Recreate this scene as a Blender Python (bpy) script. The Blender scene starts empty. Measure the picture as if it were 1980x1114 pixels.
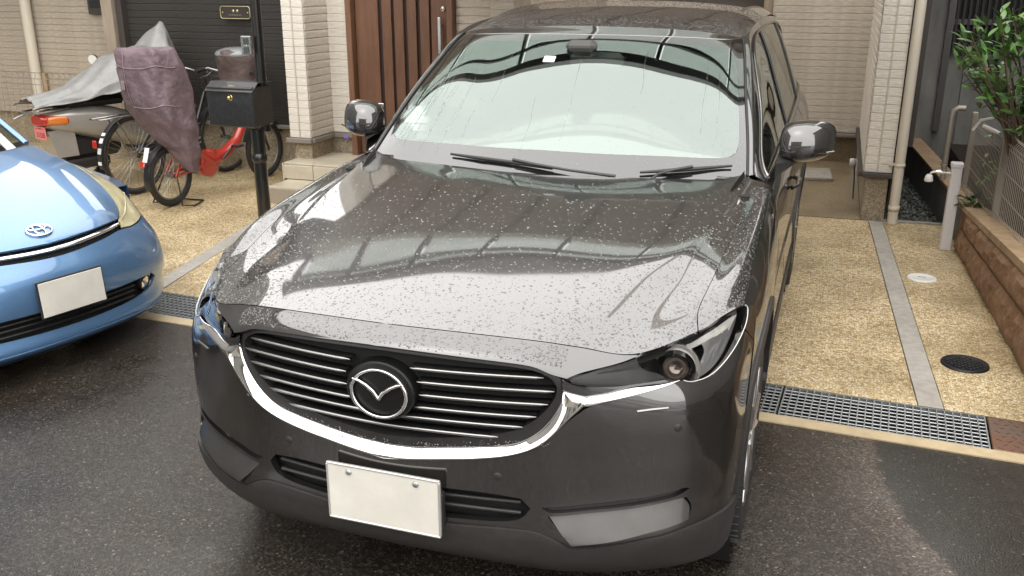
import bpy, bmesh, math, random
import numpy as np
from mathutils import Vector, Matrix, Euler
from mathutils.geometry import delaunay_2d_cdt
R = math.radians
random.seed(11); rng = np.random.default_rng(5)
C = bpy.context.scene.collection
scene = bpy.context.scene

# ------------------------------------------------------------ camera
cam_d = bpy.data.cameras.new('camera'); cam = bpy.data.objects.new('camera', cam_d); C.objects.link(cam)
scene.camera = cam
cam_d.sensor_width = 36.0; cam_d.lens = 1797.0 / 1980.0 * 36.0
cam_d.clip_start = 0.05; cam_d.clip_end = 500
YAW, PITCH = -0.33022, -0.32376
_f = Vector((math.sin(YAW)*math.cos(PITCH), math.cos(YAW)*math.cos(PITCH), math.sin(PITCH)))
cam.location = (1.0509, -2.0174, 1.8407)
cam.rotation_euler = _f.to_track_quat('-Z', 'Y').to_euler()

# ------------------------------------------------------------ overcast sky and soft sun
world = bpy.data.worlds.new('World'); scene.world = world; world.use_nodes = True
wn = world.node_tree; wn.nodes.clear()
SUN_EL, SUN_AZ = R(58), R(200)
sky = wn.nodes.new('ShaderNodeTexSky'); sky.sky_type = 'NISHITA'; sky.sun_disc = False
sky.sun_elevation = SUN_EL; sky.sun_rotation = SUN_AZ; sky.air_density = 1.0; sky.dust_density = 4.0
hsv = wn.nodes.new('ShaderNodeHueSaturation'); hsv.inputs['Saturation'].default_value = 0.12
mixw = wn.nodes.new('ShaderNodeMix'); mixw.data_type = 'RGBA'; mixw.inputs[0].default_value = 0.75
mixw.inputs[7].default_value = (20.0, 19.6, 19.0, 1)          # the cloud layer
bg = wn.nodes.new('ShaderNodeBackground'); bg.inputs['Strength'].default_value = 0.12
wo = wn.nodes.new('ShaderNodeOutputWorld')
wn.links.new(sky.outputs[0], hsv.inputs['Color']); wn.links.new(hsv.outputs[0], mixw.inputs[6])
wn.links.new(mixw.outputs[2], bg.inputs['Color']); wn.links.new(bg.outputs[0], wo.inputs['Surface'])
sun_d = bpy.data.lights.new('sun', 'SUN'); sun = bpy.data.objects.new('sun', sun_d); C.objects.link(sun)
sun_d.energy = 0.5; sun_d.angle = R(170); sun_d.color = (1, .965, .92)
sun.rotation_euler = Euler((R(90)-SUN_EL, 0, R(180)-SUN_AZ+R(180)), 'XYZ')
scene.view_settings.view_transform = 'Standard'; scene.view_settings.look = 'None'
scene.view_settings.gamma = 1; scene.view_settings.use_curve_mapping = False
scene.view_settings.exposure = 0.82
scene.render.engine = 'CYCLES'
scene.cycles.max_bounces = 8; scene.cycles.transparent_max_bounces = 12

# ------------------------------------------------------------ scene helpers
def tag(o, label=None, cat=None, group=None, kind=None):
    if label: o['label'] = label
    if cat: o['category'] = cat
    if group: o['group'] = group
    if kind: o['kind'] = kind
    return o
def empty(name, loc, label, cat, group=None, rz=0):
    o = bpy.data.objects.new(name, None); C.objects.link(o)
    o.location = loc; o.rotation_euler = (0, 0, rz); o.empty_display_size = .1
    return tag(o, label, cat, group)
def link(name, me, mat=None, parent=None):
    o = bpy.data.objects.new(name, me); C.objects.link(o)
    if mat is not None and len(me.materials) == 0: me.materials.append(mat)
    if parent is not None: o.parent = parent
    return o

class MB:
    """collects simple shapes into one mesh"""
    def __init__(s): s.v = []; s.f = []; s.sm = []
    def add(s, vs, fs, smooth=False):
        b = len(s.v); s.v += [tuple(map(float, p)) for p in vs]; s.f += [tuple(b+i for i in f) for f in fs]; s.sm += [smooth]*len(fs); return s
    def box(s, c, d, rz=0, rx=0, ry=0, taper=1):
        e = Euler((rx, ry, rz)).to_matrix(); vs = []
        for z in (-.5, .5):
            k = taper if z > 0 else 1
            for x, y in ((-.5, -.5), (.5, -.5), (.5, .5), (-.5, .5)):
                vs.append(e @ Vector((x*d[0]*k, y*d[1]*k, z*d[2])) + Vector(c))
        return s.add(vs, [(3,2,1,0),(4,5,6,7),(0,1,5,4),(1,2,6,5),(2,3,7,6),(3,0,4,7)])
    def bbox(s, c, d, b=.004, rz=0, rx=0, ry=0):
        """box with bevelled edges"""
        e = Euler((rx, ry, rz)).to_matrix(); x, y, z = d[0]/2, d[1]/2, d[2]/2; b = min(b, x*.9, y*.9, z*.9)
        vs = []; idx = {}
        def P(sx, sy, sz, ax):
            k = (sx, sy, sz, ax)
            if k not in idx:
                p = [sx*(x-b), sy*(y-b), sz*(z-b)]; p[ax] = (sx, sy, sz)[ax]*(x, y, z)[ax]
                idx[k] = len(vs); vs.append(e @ Vector(p) + Vector(c))
            return idx[k]
        fs = []
        def face(l, out):
            a, bb, cc = (Vector(vs[i]) for i in l[:3]); n = (bb-a).cross(cc-a)
            fs.append(tuple(l) if n.dot(e @ Vector(out)) > 0 else tuple(l[::-1]))
        for ax in range(3):
            o1, o2 = [a for a in range(3) if a != ax]
            for sg in (-1, 1):
                l = []
                for a, bb in ((-1,-1),(1,-1),(1,1),(-1,1)):
                    q = [0,0,0]; q[ax] = sg; q[o1] = a; q[o2] = bb; l.append(P(*q, ax))
                n = [0,0,0]; n[ax] = sg; face(l, n)
        for ax in range(3):
            o1, o2 = [a for a in range(3) if a != ax]
            for s1 in (-1,1):
                for s2 in (-1,1):
                    q0 = [0,0,0]; q0[o1] = s1; q0[o2] = s2; q0[ax] = -1; q1 = list(q0); q1[ax] = 1
                    n = [0,0,0]; n[o1] = s1; n[o2] = s2
                    face([P(*q0,o1), P(*q0,o2), P(*q1,o2), P(*q1,o1)], n)
        for sx in (-1,1):
            for sy in (-1,1):
                for sz in (-1,1): face([P(sx,sy,sz,0), P(sx,sy,sz,1), P(sx,sy,sz,2)], (sx,sy,sz))
        return s.add(vs, fs)
    def tube(s, pts, r, n=8, caps=True, closed=False, flat=1.0):
        pts = [Vector(p) for p in pts]; m = len(pts); rs = r if isinstance(r, (list, tuple)) else [r]*m
        up = Vector((0,0,1)); vs = []; fs = []; prev = None
        for i, p in enumerate(pts):
            if closed: t = pts[(i+1) % m]-pts[i-1]
            else: t = pts[min(i+1, m-1)]-pts[max(i-1, 0)]
            t.normalize()
            if prev is None:
                a = t.cross(up)
                if a.length < .1: a = t.cross(Vector((1,0,0)))
            else: a = prev - t*prev.dot(t)
            a.normalize(); prev = a; b = t.cross(a)
            for k in range(n):
                g = 2*math.pi*k/n; vs.append(p + (a*math.cos(g) + b*math.sin(g)*flat)*rs[i])
        for i in range(m if closed else m-1):
            j = (i+1) % m
            for k in range(n):
                l = (k+1) % n; fs.append((i*n+k, i*n+l, j*n+l, j*n+k))
        s.add(vs, fs, True)
        if caps and not closed:
            s.add([vs[k] for k in range(n)], [tuple(range(n))[::-1]]); s.add([vs[(m-1)*n+k] for k in range(n)], [tuple(range(n))])
        return s
    def lathe(s, prof, c=(0,0,0), axis='Z', n=24, smooth=True, arc=(0, 2*math.pi)):
        """prof: list of (radius, height along axis)"""
        full = abs(arc[1]-arc[0]-2*math.pi) < 1e-6; m = n if full else n+1; vs = []; fs = []
        for r, h in prof:
            for k in range(m):
                g = arc[0]+(arc[1]-arc[0])*k/n; x, y = r*math.cos(g), r*math.sin(g)
                p = {'Z': (x, y, h), 'X': (h, x, y), 'Y': (y, h, x)}[axis]
                vs.append((p[0]+c[0], p[1]+c[1], p[2]+c[2]))
        for i in range(len(prof)-1):
            for k in range(n):
                l = (k+1) % m; fs.append((i*m+k, i*m+l, (i+1)*m+l, (i+1)*m+k))
        return s.add(vs, fs, smooth)
    def grid(s, P, smooth=True, flip=False):
        P = np.asarray(P, float); V, U = P.shape[:2]; fs = []
        for j in range(V-1):
            for i in range(U-1):
                q = (j*U+i, j*U+i+1, (j+1)*U+i+1, (j+1)*U+i); fs.append(q[::-1] if flip else q)
        return s.add(P.reshape(-1, 3), fs, smooth)
    def prism(s, poly, z0, z1, axis='Z'):
        n = len(poly); mp = {'Z': lambda a, b, h: (a, b, h), 'Y': lambda a, b, h: (a, h, b), 'X': lambda a, b, h: (h, a, b)}[axis]
        vs = [mp(a, b, z0) for a, b in poly]+[mp(a, b, z1) for a, b in poly]
        fs = [tuple(range(n))[::-1], tuple(range(n, 2*n))]+[(i, (i+1) % n, n+(i+1) % n, n+i) for i in range(n)]
        return s.add(vs, fs)
    def build(s, name, mat=None, parent=None, fix=True):
        me = bpy.data.meshes.new(name); me.from_pydata(s.v, [], s.f)
        me.polygons.foreach_set('use_smooth', s.sm); me.update()
        if fix:
            bm = bmesh.new(); bm.from_mesh(me); bmesh.ops.recalc_face_normals(bm, faces=bm.faces); bm.to_mesh(me); bm.free()
        return link(name, me, mat, parent)

# ------------------------------------------------------------ materials
MT = {}
def nodes(m): return m.node_tree.nodes, m.node_tree.links
def mat(name, col, rough=.5, metal=0, spec=.5, coat=0, coatr=.03, ior=None, trans=0, noise=None, bump=None, tex='noise', emit=None, col2=None, coatior=None, stretch=None, fine=None):
    """noise=(scale, amount or mix to col2)  bump=(scale, strength, distance)"""
    m = bpy.data.materials.new(name); m.use_nodes = True; N, L = nodes(m); b = N['Principled BSDF']
    b.inputs['Base Color'].default_value = (*col, 1); b.inputs['Roughness'].default_value = rough; b.inputs['Metallic'].default_value = metal
    b.inputs['Specular IOR Level'].default_value = spec; b.inputs['Coat Weight'].default_value = coat; b.inputs['Coat Roughness'].default_value = coatr
    if coatior: b.inputs['Coat IOR'].default_value = coatior
    if ior: b.inputs['IOR'].default_value = ior
    b.inputs['Transmission Weight'].default_value = trans
    if emit: b.inputs['Emission Color'].default_value = (*emit[0], 1); b.inputs['Emission Strength'].default_value = emit[1]
    co = N.new('ShaderNodeTexCoord'); vec = co.outputs['Object']
    if stretch:
        mp = N.new('ShaderNodeMapping'); mp.inputs['Scale'].default_value = stretch; L.new(vec, mp.inputs[0]); vec = mp.outputs[0]
    if noise:
        t = N.new('ShaderNodeTexNoise'); t.inputs['Scale'].default_value = noise[0]; t.inputs['Detail'].default_value = 6; t.inputs['Roughness'].default_value = .65
        L.new(vec, t.inputs['Vector'])
        r = N.new('ShaderNodeValToRGB'); r.color_ramp.elements[0].position = .3; r.color_ramp.elements[1].position = .7
        c2 = col2 if col2 else tuple(min(1, x*(1+noise[1])) for x in col); c1 = col if col2 else tuple(x*(1-noise[1]) for x in col)
        r.color_ramp.elements[0].color = (*c1, 1); r.color_ramp.elements[1].color = (*c2, 1)
        L.new(t.outputs['Fac'], r.inputs[0])
        t2 = N.new('ShaderNodeTexNoise'); t2.inputs['Scale'].default_value = 1.7; t2.inputs['Detail'].default_value = 8; t2.inputs['Roughness'].default_value = .7; L.new(co.outputs['Object'], t2.inputs['Vector'])
        r2 = N.new('ShaderNodeValToRGB'); r2.color_ramp.elements[0].position = .32; r2.color_ramp.elements[1].position = .62; r2.color_ramp.elements[0].color = (.80,.79,.77,1); r2.color_ramp.elements[1].color = (1.03,1.03,1.03,1); L.new(t2.outputs['Fac'], r2.inputs[0])
        mz = N.new('ShaderNodeMix'); mz.data_type = 'RGBA'; mz.blend_type = 'MULTIPLY'; mz.inputs[0].default_value = 1; L.new(r.outputs[0], mz.inputs[6]); L.new(r2.outputs[0], mz.inputs[7]); L.new(mz.outputs[2], b.inputs['Base Color'])
    if bump:
        t = N.new('ShaderNodeTexNoise' if tex == 'noise' else 'ShaderNodeTexVoronoi'); t.inputs['Scale'].default_value = bump[0]
        if tex == 'noise': t.inputs['Detail'].default_value = 5
        L.new(vec, t.inputs['Vector']); bp_ = N.new('ShaderNodeBump'); bp_.inputs['Strength'].default_value = bump[1]; bp_.inputs['Distance'].default_value = bump[2]
        L.new(t.outputs[0], bp_.inputs['Height']); L.new(bp_.outputs[0], b.inputs['Normal'])
    MT[name] = m; return m
def math_node(N, L, op, a, b_=None, c_=None):
    n = N.new('ShaderNodeMath'); n.operation = op
    for i, x in enumerate((a, b_, c_)):
        if x is None: continue
        if isinstance(x, (int, float)): n.inputs[i].default_value = x
        else: L.new(x, n.inputs[i])
    return n.outputs[0]
def ramp(N, L, src, stops, interp='LINEAR'):
    r = N.new('ShaderNodeValToRGB'); e = r.color_ramp.elements; r.color_ramp.interpolation = interp
    while len(e) < len(stops): e.new(.5)
    for k, (p, c) in enumerate(stops): e[k].position = p; e[k].color = (*c, 1) if len(c) == 3 else c
    L.new(src, r.inputs[0]); return r.outputs[0]

# wet exposed-aggregate surfacing, pale golden stones
def aggregate(name, cols, scale=95, dark=(.10,.075,.045), rough=.42):
    m = bpy.data.materials.new(name); m.use_nodes = True; N, L = nodes(m); b = N['Principled BSDF']
    co = N.new('ShaderNodeTexCoord'); v = N.new('ShaderNodeTexVoronoi'); v.inputs['Scale'].default_value = scale
    wob = N.new('ShaderNodeTexNoise'); wob.inputs['Scale'].default_value = 60; L.new(co.outputs['Object'], wob.inputs[0])
    vm = N.new('ShaderNodeVectorMath'); vm.operation = 'MULTIPLY_ADD'; vm.inputs[1].default_value = (.012,)*3
    L.new(wob.outputs['Color'], vm.inputs[0]); L.new(co.outputs['Object'], vm.inputs[2]); L.new(vm.outputs[0], v.inputs['Vector'])
    sep = N.new('ShaderNodeSeparateColor'); L.new(v.outputs['Color'], sep.inputs[0])
    c = ramp(N, L, sep.outputs[0], [(i/(len(cols)-1), k) for i, k in enumerate(cols)])
    e = N.new('ShaderNodeTexVoronoi'); e.feature = 'DISTANCE_TO_EDGE'; e.inputs['Scale'].default_value = scale; L.new(vm.outputs[0], e.inputs['Vector'])
    ef = ramp(N, L, e.outputs['Distance'], [(0, (0,0,0)), (.09, (1,1,1))])
    mx = N.new('ShaderNodeMix'); mx.data_type = 'RGBA'; L.new(ef, mx.inputs[0]); mx.inputs[6].default_value = (*dark, 1); L.new(c, mx.inputs[7])
    big = N.new('ShaderNodeTexNoise'); big.inputs['Scale'].default_value = 2.2; big.inputs['Detail'].default_value = 5; L.new(co.outputs['Object'], big.inputs[0])
    bf = ramp(N, L, big.outputs[0], [(.3, (.62,.59,.54)), (.62, (1,1,1))])
    ml = N.new('ShaderNodeMix'); ml.data_type = 'RGBA'; ml.blend_type = 'MULTIPLY'; ml.inputs[0].default_value = 1
    L.new(mx.outputs[2], ml.inputs[6]); L.new(bf, ml.inputs[7]); L.new(ml.outputs[2], b.inputs['Base Color'])
    hgt = math_node(N, L, 'ADD', e.outputs['Distance'], math_node(N, L, 'MULTIPLY', sep.outputs[1], .25))
    bp_ = N.new('ShaderNodeBump'); bp_.inputs['Strength'].default_value = .9; bp_.inputs['Distance'].default_value = .006; L.new(hgt, bp_.inputs['Height']); L.new(bp_.outputs[0], b.inputs['Normal'])
    b.inputs['Roughness'].default_value = rough; b.inputs['Specular IOR Level'].default_value = .6
    MT[name] = m; return m
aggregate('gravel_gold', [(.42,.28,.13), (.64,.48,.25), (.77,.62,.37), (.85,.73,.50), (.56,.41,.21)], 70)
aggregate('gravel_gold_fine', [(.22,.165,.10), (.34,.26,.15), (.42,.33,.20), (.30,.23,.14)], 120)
aggregate('foundation_stone', [(.30,.25,.18), (.46,.38,.26), (.56,.48,.35), (.36,.30,.2)], 70, dark=(.18,.14,.10), rough=.6)
aggregate('passage_gravel', [(.04,.05,.045), (.09,.10,.085), (.15,.155,.13), (.07,.08,.07)], 38, dark=(.012,.014,.012))

# wet asphalt with dark soaked patches; base colour also darkens towards the left
m = bpy.data.materials.new('asphalt'); m.use_nodes = True; N, L = nodes(m); b = N['Principled BSDF']
co = N.new('ShaderNodeTexCoord')
v = N.new('ShaderNodeTexVoronoi'); v.inputs['Scale'].default_value = 135; L.new(co.outputs['Object'], v.inputs['Vector'])
sep = N.new('ShaderNodeSeparateColor'); L.new(v.outputs['Color'], sep.inputs[0])
c = ramp(N, L, sep.outputs[0], [(0, (.020,.0165,.014)), (.55, (.038,.032,.027)), (.88, (.068,.058,.050)), (.985, (.095,.083,.073)), (1, (.20,.18,.16))])
big = N.new('ShaderNodeTexNoise'); big.inputs['Scale'].default_value = .9; big.inputs['Detail'].default_value = 7; big.inputs['Roughness'].default_value = .6; L.new(co.outputs['Object'], big.inputs[0])
mp = N.new('ShaderNodeSeparateXYZ'); L.new(co.outputs['Object'], mp.inputs[0])
wig = N.new('ShaderNodeTexNoise'); wig.inputs['Scale'].default_value = 14; wig.inputs['Detail'].default_value = 9; wig.inputs['Roughness'].default_value = .8; L.new(co.outputs['Object'], wig.inputs[0])
qq_ = math_node(N, L, 'MAXIMUM', math_node(N, L, 'SUBTRACT', 1.68, mp.outputs[1]), 0.0)
edge = math_node(N, L, 'ADD', math_node(N, L, 'SUBTRACT', mp.outputs[0], math_node(N, L, 'MULTIPLY', math_node(N, L, 'MULTIPLY', qq_, qq_), .35)), math_node(N, L, 'MULTIPLY', wig.outputs[0], .20))
mr = N.new('ShaderNodeMapRange'); mr.inputs['From Min'].default_value = 1.445; mr.inputs['From Max'].default_value = 1.475; L.new(edge, mr.inputs['Value'])
mr2 = N.new('ShaderNodeMapRange'); mr2.inputs['From Min'].default_value = 1.22; mr2.inputs['From Max'].default_value = 1.44; L.new(edge, mr2.inputs['Value'])
pale = math_node(N, L, 'MULTIPLY', mr2.outputs[0], math_node(N, L, 'SUBTRACT', 1.0, mr.outputs[0]))
dm = N.new('ShaderNodeMix'); dm.data_type = 'RGBA'; dm.blend_type = 'MULTIPLY'; dm.inputs[7].default_value = (.46,.44,.38,1); L.new(mr.outputs[0], dm.inputs[0]); L.new(c, dm.inputs[6])
pm = N.new('ShaderNodeMix'); pm.data_type = 'RGBA'; pm.blend_type = 'MULTIPLY'; pm.inputs[7].default_value = (1.9,1.8,1.75,1); L.new(pale, pm.inputs[0]); L.new(dm.outputs[2], pm.inputs[6]); pm.clamp_result = False
bf = ramp(N, L, big.outputs[0], [(.35, (.62,.60,.57)), (.65, (1.0,1.0,1.0))])
ml = N.new('ShaderNodeMix'); ml.data_type = 'RGBA'; ml.blend_type = 'MULTIPLY'; ml.inputs[0].default_value = 1; L.new(pm.outputs[2], ml.inputs[6]); L.new(bf, ml.inputs[7])
lx = N.new('ShaderNodeMapRange'); lx.inputs['From Min'].default_value = -1.2; lx.inputs['From Max'].default_value = 1.0; L.new(math_node(N, L, 'ADD', mp.outputs[0], math_node(N, L, 'MULTIPLY', big.outputs[0], .8)), lx.inputs['Value'])  # gradual ramp across x, base colour darker towards the left
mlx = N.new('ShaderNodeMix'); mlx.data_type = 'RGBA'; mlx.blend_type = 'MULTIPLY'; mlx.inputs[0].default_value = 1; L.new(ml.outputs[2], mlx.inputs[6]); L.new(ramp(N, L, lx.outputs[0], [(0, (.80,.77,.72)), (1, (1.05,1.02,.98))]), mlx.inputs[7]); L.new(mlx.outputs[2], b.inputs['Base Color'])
rr = ramp(N, L, big.outputs[0], [(.42, (.13,.13,.13)), (.60, (.42,.42,.42))]); L.new(rr, b.inputs['Roughness'])
bp_ = N.new('ShaderNodeBump'); bp_.inputs['Distance'].default_value = .003
fn_ = N.new('ShaderNodeTexNoise'); fn_.inputs['Scale'].default_value = 160; fn_.inputs['Detail'].default_value = 3; L.new(co.outputs['Object'], fn_.inputs[0])
L.new(math_node(N, L, 'ADD', math_node(N, L, 'MULTIPLY', sep.outputs[1], .5), fn_.outputs[0]), bp_.inputs['Height']); bs_ = ramp(N, L, big.outputs[0], [(.36, (.25,.25,.25)), (.60, (.8,.8,.8))]); L.new(bs_, bp_.inputs['Strength']); L.new(bp_.outputs[0], b.inputs['Normal'])
MT['asphalt'] = m

# car paint: dark metallic grey brown under clear coat, tiny beads of rain
def paint(name, base, metal, rough, coatior=1.5, beads=.25, bscale=260):
    m = bpy.data.materials.new(name); m.use_nodes = True; N, L = nodes(m); b = N['Principled BSDF']
    co = N.new('ShaderNodeTexCoord')
    fl = N.new('ShaderNodeTexNoise'); fl.inputs['Scale'].default_value = 900; L.new(co.outputs['Object'], fl.inputs[0])
    L.new(ramp(N, L, fl.outputs[0], [(.35, tuple(x*.75 for x in base)), (.7, tuple(min(1, x*1.3) for x in base))]), b.inputs['Base Color'])
    b.inputs['Metallic'].default_value = metal; b.inputs['Roughness'].default_value = rough
    b.inputs['Coat Weight'].default_value = 1; b.inputs['Coat Roughness'].default_value = .04; b.inputs['Coat IOR'].default_value = coatior
    if beads:
        v = N.new('ShaderNodeTexVoronoi'); v.inputs['Scale'].default_value = bscale; L.new(co.outputs['Object'], v.inputs['Vector'])
        sp = N.new('ShaderNodeSeparateColor'); L.new(v.outputs['Color'], sp.inputs[0])
        has = math_node(N, L, 'GREATER_THAN', sp.outputs[0], .80)
        d = N.new('ShaderNodeMapRange'); d.inputs['From Min'].default_value = .0; d.inputs['From Max'].default_value = .35; d.inputs['To Min'].default_value = 1; d.inputs['To Max'].default_value = 0
        L.new(v.outputs['Distance'], d.inputs['Value'])
        bp_ = N.new('ShaderNodeBump'); bp_.inputs['Strength'].default_value = beads; bp_.inputs['Distance'].default_value = .0012
        L.new(math_node(N, L, 'MULTIPLY', has, d.outputs[0]), bp_.inputs['Height']); L.new(bp_.outputs[0], b.inputs['Coat Normal']); L.new(bp_.outputs[0], b.inputs['Normal'])
    MT[name] = m; return m
paint('paint_grey', (.030,.0275,.0265), .7, .38, 2.1, beads=0)
paint('paint_blue', (.115,.235,.43), .55, .38, 1.6, beads=0)
mat('black_plastic', (.022,.021,.021), .42, noise=(60, .3))
mat('cladding', (.030,.0275,.0265), .48, noise=(40, .2), bump=(700, .25, .001))
mat('gloss_black', (.012,.011,.012), .12, coat=1)
mat('liner', (.006,.006,.006), .8)
mat('chrome', (.86,.85,.84), .07, 1, bump=(3, .02, .01))
mat('satin_silver', (.34,.335,.33), .34, 1)
mat('dark_silver', (.30,.29,.28), .22, 1)
mat('rubber', (.022,.021,.020), .62, noise=(30, .35))
mat('rim_silver', (.55,.55,.56), .25, .9, coat=.6)
mat('projector', (.16,.12,.10), .08, .6, coat=1)
mat('drl_grey', (.55,.53,.50), .25, .3, coat=1)
mat('seat_black', (.07,.066,.062), .7)
mat('plate_white', (.64,.62,.56), .4, noise=(9, .05))
mat('plate_rim', (.55,.53,.5), .35, .6)
mat('water', (.9,.9,.9), .03, trans=1, ior=1.33)
def clear(name, tint, refl, fac, rough=.01, backcol=None):
    """coated glass: sharp reflection whose share rises towards grazing, over tinted see-through"""
    m = bpy.data.materials.new(name); m.use_nodes = True; N, L = nodes(m); N.remove(N['Principled BSDF']); out = N['Material Output']
    g = N.new('ShaderNodeBsdfGlossy'); g.inputs['Color'].default_value = (*refl, 1); g.inputs['Roughness'].default_value = rough
    t = N.new('ShaderNodeBsdfTransparent'); t.inputs['Color'].default_value = (*tint, 1)
    lw = N.new('ShaderNodeLayerWeight'); lw.inputs[0].default_value = .5
    fz = math_node(N, L, 'MULTIPLY_ADD', math_node(N, L, 'POWER', lw.outputs['Facing'], 5.0), 1-fac, fac)
    mx = N.new('ShaderNodeMixShader'); L.new(fz, mx.inputs[0]); L.new(t.outputs[0], mx.inputs[1]); L.new(g.outputs[0], mx.inputs[2]); L.new(mx.outputs[0], out.inputs[0])
    MT[name] = m; return m
clear('windscreen_glass', (.72,.80,.76), (.84,.94,.895), .215)
clear('side_glass', (.10,.11,.10), (.95,.98,.95), .16)
clear('lamp_lens', (.95,.96,.96), (1,1,1), .018)
mat('lamp_grey', (.13,.128,.125), .30, .3, coat=.6)
mat('trim_grey', (.065,.062,.060), .30, .6, noise=(5, .2), coat=.25)
mat('badge_black', (.008,.008,.008), .35, spec=.3)
mat('frit', (.012,.012,.012), .06, spec=.5, coat=1, coatr=.01, coatior=1.78)
mat('drop', (.05,.047,.045), .04, spec=.5, coat=1, coatr=.01, coatior=1.6)
clear('drop_glass', (.78,.84,.82), (1,1,1), .08)
# Prius lamp, yellowed
mat('yellowed_lens', (.62,.56,.34), .18, coat=1, noise=(7, .16), trans=.15)
# house
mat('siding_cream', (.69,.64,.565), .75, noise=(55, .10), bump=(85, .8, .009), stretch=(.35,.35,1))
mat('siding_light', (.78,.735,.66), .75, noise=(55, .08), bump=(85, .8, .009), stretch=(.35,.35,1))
mat('siding_tan', (.47,.41,.335), .8, noise=(50, .12), bump=(60, .9, .010), stretch=(.3,.3,1))
mat('sealant', (.55,.49,.40), .7)
mat('siding_dark', (.035,.031,.028), .6, noise=(70, .4), bump=(120, .7, .004))
mat('flashing', (.24,.215,.19), .5)
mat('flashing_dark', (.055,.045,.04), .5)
mat('concrete', (.36,.33,.29), .75, noise=(18, .18), bump=(90, .5, .003))
mat('concrete_joint', (.40,.375,.335), .6, noise=(22, .16), bump=(110, .5, .002))
mat('kerb_beige', (.50,.40,.25), .5, noise=(14, .14), bump=(80, .3, .002))
mat('step_tile', (.62,.56,.44), .38, noise=(6, .07), bump=(30, .15, .002), coat=.25)
mat('grout', (.35,.30,.23), .8)
mat('door_brown', (.165,.080,.046), .42, noise=(14, .22), bump=(160, .25, .001), stretch=(6,6,.35))
mat('door_frame', (.20,.105,.062), .45, noise=(12, .2), stretch=(5,5,.4))
mat('door_groove', (.03,.015,.012), .6)
mat('galvanised', (.42,.44,.45), .42, .75, noise=(40, .2))
mat('rust_steel', (.17,.14,.115), .5, .35, noise=(4, .3), col2=(.19,.085,.05))
mat('trench', (.03,.027,.024), .7)
mat('pvc_cream', (.66,.60,.50), .38)
mat('resin_white', (.70,.68,.68), .35)
mat('white_plastic', (.8,.79,.76), .3)
mat('iron_black', (.018,.018,.020), .45, .4, bump=(60, .3, .002))
mat('retain_block', (.20,.105,.055), .85, noise=(9, .5), bump=(38, 1.0, .014), col2=(.33,.20,.12))
mat('retain_cap', (.36,.25,.15), .8, noise=(12, .25), bump=(60, .5, .003))
mat('fence_taupe', (.33,.295,.25), .45, .3)
mat('soil', (.03,.022,.014), .95, noise=(30, .5), bump=(40, 1, .02))
mat('wall_grey', (.115,.113,.105), .85, noise=(5, .3), bump=(30, .5, .006), stretch=(1,1,.3))
mat('louvre_dark', (.020,.018,.018), .5)
mat('wood_post', (.36,.30,.235), .6, noise=(12, .12), stretch=(4,4,.5))
mat('post_black', (.012,.012,.012), .28, coat=.5)
mat('mailbox_black', (.020,.019,.018), .40, noise=(25, .5), coat=.3)
mat('gold', (.75,.55,.20), .25, 1)
mat('pale_gold', (.62,.57,.33), .35, .7)
mat('sign_brown', (.045,.038,.032), .4)
mat('yellow_print', (.70,.62,.22), .5)
mat('cover_silver', (.27,.27,.265), .48, noise=(10, .12), bump=(14, .5, .02), coat=.15)
mat('cover_purple', (.160,.113,.132), .58, noise=(6, .30), bump=(13, .8, .03))
mat('cover_trim', (.26,.19,.21), .6)
mat('cover_brown', (.10,.07,.066), .6, noise=(8, .3), bump=(16, .7, .02))
mat('cover_lid', (.24,.25,.26), .25, coat=.5)
mat('bike_red', (.46,.035,.02), .3, coat=1)
mat('bike_black', (.018,.018,.020), .38, coat=.3)
mat('spoke', (.62,.62,.62), .22, 1)
mat('reflector_red', (.50,.02,.012), .2, coat=1)
mat('lamp_orange', (.62,.17,.02), .2, coat=1)
mat('scooter_silver', (.42,.40,.37), .28, .4, coat=1)
mat('pink_plate', (.85,.25,.24), .45)
mat('pink_text', (.25,.03,.04), .5)
mat('mirror_face', (.92,.92,.92), .01, 1)
mat('sky_white', (.80,.82,.84), .3)
mat('purple_dot', (.26,.16,.62), .4)
mat('far_wall', (.20,.195,.185), .8, noise=(3, .15))
mat('far_roof', (.06,.058,.055), .7)
mat('window_dark', (.015,.018,.02), .06, coat=1)
mat('alum', (.10,.095,.09), .4, .5)
mat('bark', (.09,.06,.04), .85)
def leafmat(name, c1, c2):
    m = mat(name, c1, .38, noise=(12, .3), col2=c2); b = m.node_tree.nodes['Principled BSDF']
    b.inputs['Subsurface Weight'].default_value = 0; return m
leafmat('leaf_green', (.055,.13,.03), (.12,.235,.06)); leafmat('leaf_pale', (.15,.28,.06), (.25,.40,.12)); leafmat('leaf_dark', (.018,.045,.016), (.04,.08,.025))
mat('leaf_rust', (.22,.07,.02), .5)
# translucent canopy sheet
m = bpy.data.materials.new('canopy_sheet'); m.use_nodes = True; N, L = nodes(m); N.remove(N['Principled BSDF'])
g = N.new('ShaderNodeBsdfGlossy'); g.inputs['Roughness'].default_value = .15; t = N.new('ShaderNodeBsdfTranslucent'); t.inputs['Color'].default_value = (.85,.88,.86,1)
d = N.new('ShaderNodeBsdfTransparent'); d.inputs['Color'].default_value = (.66,.70,.68,1)
a = N.new('ShaderNodeMixShader'); a.inputs[0].default_value = .5; L.new(t.outputs[0], a.inputs[1]); L.new(d.outputs[0], a.inputs[2])
e = N.new('ShaderNodeMixShader'); e.inputs[0].default_value = .08; L.new(a.outputs[0], e.inputs[1]); L.new(g.outputs[0], e.inputs[2]); L.new(e.outputs[0], N['Material Output'].inputs[0])
MT['canopy_sheet'] = m

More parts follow.
